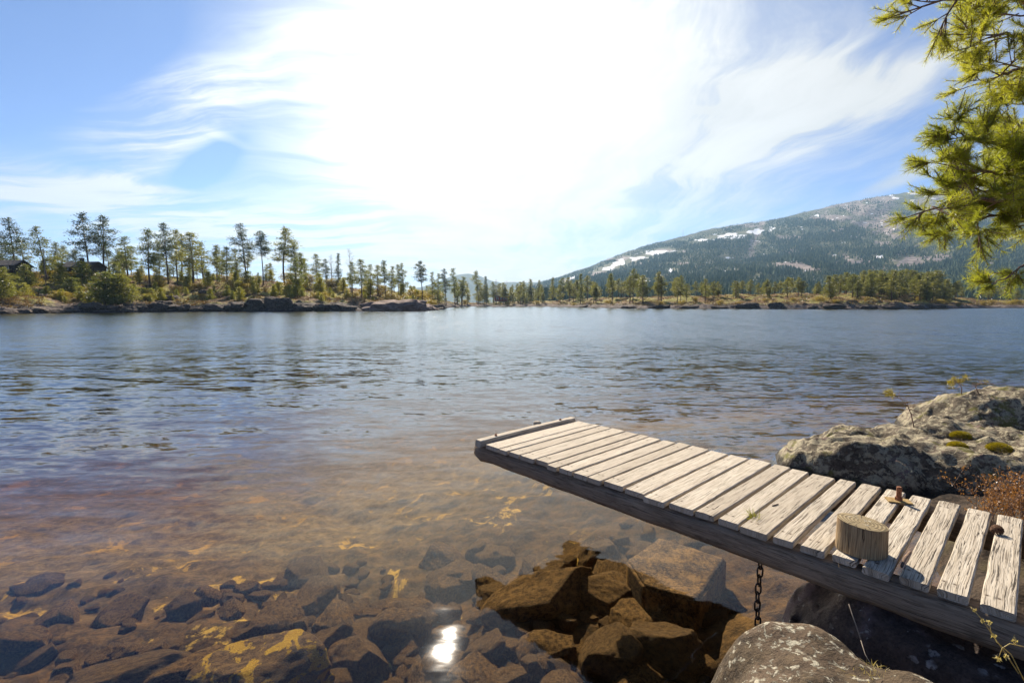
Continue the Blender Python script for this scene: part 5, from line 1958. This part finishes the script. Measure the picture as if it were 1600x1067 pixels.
stalk('dry_stalk', [at_y(1592, 1052, 1.50), at_y(1571, 1020, 1.52), at_y(1553, 994, 1.54), at_y(1535, 968, 1.56), at_y(1522, 953, 1.58)], 0.0022, 'curved dry stalk with small heads, longest in the lower right corner',
      [at_y(1522, 953, 1.58), at_y(1553, 994, 1.54), at_y(1536, 970, 1.56)])
stalk('dry_stalk', [at_y(1600, 1062, 1.46), at_y(1580, 1022, 1.47), at_y(1558, 1003, 1.48), at_y(1548, 985, 1.5), at_y(1546, 972, 1.5)], 0.0018, 'shorter bent dry stalk beside the longest one', [at_y(1546, 972, 1.5), at_y(1572, 1024, 1.47), at_y(1560, 1030, 1.47)])
stalk('dry_stalk', [at_y(1600, 1010, 1.46), at_y(1578, 1005, 1.46), at_y(1566, 1012, 1.46), at_y(1560, 1028, 1.46)], 0.0016, 'arched dry stalk drooping at the right edge of the view', [at_y(1586, 1001, 1.46), at_y(1560, 1028, 1.46)])
stalk('dry_straw', [at_y(1348, 1008, 1.75), at_y(1337, 975, 1.78), at_y(1326, 943, 1.82)], 0.0022, 'single upright straw before the dark rock under the jetty', mat=M['pole'])
stalk('dry_straw', [at_y(1363, 1040, 1.62), at_y(1352, 1022, 1.66), at_y(1345, 1000, 1.70)], 0.0016, 'thin straw at the edge of the flat topped boulder', mat=M['pole'])
# weathered lath on the ground
wl = Boards()
a_, b_ = at_z(1478, 995, 0.42), at_z(1640, 1082, 0.42)
dv = (b_ - a_).normalized()
wl.add((a_ + b_) / 2 + UP * 0.01, dv, Vector((-dv.y, dv.x, 0)), UP, (b_ - a_).length, 0.035, 0.016, 0.7, 0.8, 0.003, 20, 0.003, taper=lambda q: 0.35 + 0.65 * min(1, q * 4), seed=8)
o = wl.build('wood_lath', M['beam'])
place(o)
tag(o, 'weathered grey lath lying on the dark rock in the lower right corner', 'wood')
# a stick in the gap and a pine cone on the boards
mb = MB()
mb.tube([at_z(1409, 885, DZ - 0.004), at_z(1414, 872, DZ + 0.004), at_z(1422, 862, DZ)], [0.006, 0.008, 0.006], 7)
o = mb.build('bark_stick', M['twig']); place(o)
tag(o, 'short brown stick caught in the gap beside the stump', 'stick')
mb = MB()
mb.tube([at_z(1207, 790, DZ + 0.003), at_z(1216, 787, DZ + 0.004)], [0.004, 0.003], 5)
o = mb.build('bark_stick', M['twig']); place(o)
tag(o, 'tiny reddish stick lying across the planks near the grass tuft', 'stick')
cp_ = at_z(1557, 834, DZ)
cone = empty('pine_cone', cp_, 'dark open pine cone lying between the last two planks', 'cone')
mb = MB()
for i in range(70):
    q = i / 70
    a = i * 2.39996
    rr = 0.021 * math.sin(math.pi * (0.12 + 0.85 * q)) ** 0.7
    ax_ = (q - 0.5) * 0.052
    d = Vector((0.35, math.cos(a), math.sin(a))).normalized()
    c = Vector((ax_, 0, 0.021)) + Vector((0, math.cos(a), math.sin(a))) * rr * 0.55
    s = d.cross(Vector((1, 0, 0))).normalized()
    mb.add([c - s * 0.003, c + s * 0.003, c + d * rr * 0.7 + s * 0.0055, c + d * rr * 0.7 - s * 0.0055, c + d * rr * 0.78 + Vector((0.002, 0, 0))], [(0, 1, 2, 3), (3, 2, 4)])
mb.build('scales', M['cone'], cone, False)
mb = MB(); mb.tube([(-0.026, 0, 0.021), (0, 0, 0.021), (0.022, 0, 0.021)], [0.006, 0.012, 0.004], 8); mb.build('core', M['cone'], cone)

# ------------------------------------------------------------------ the air
hb = MB()
hb.box((300, 1850, 398), (4300, 0, 0), (0, 2950, 0), (0, 0, 403))
hz = hb.build('haze', M['haze'], None, False)
tag(hz, 'pale air veiling the mountain and the far shore', 'haze', kind='stuff')
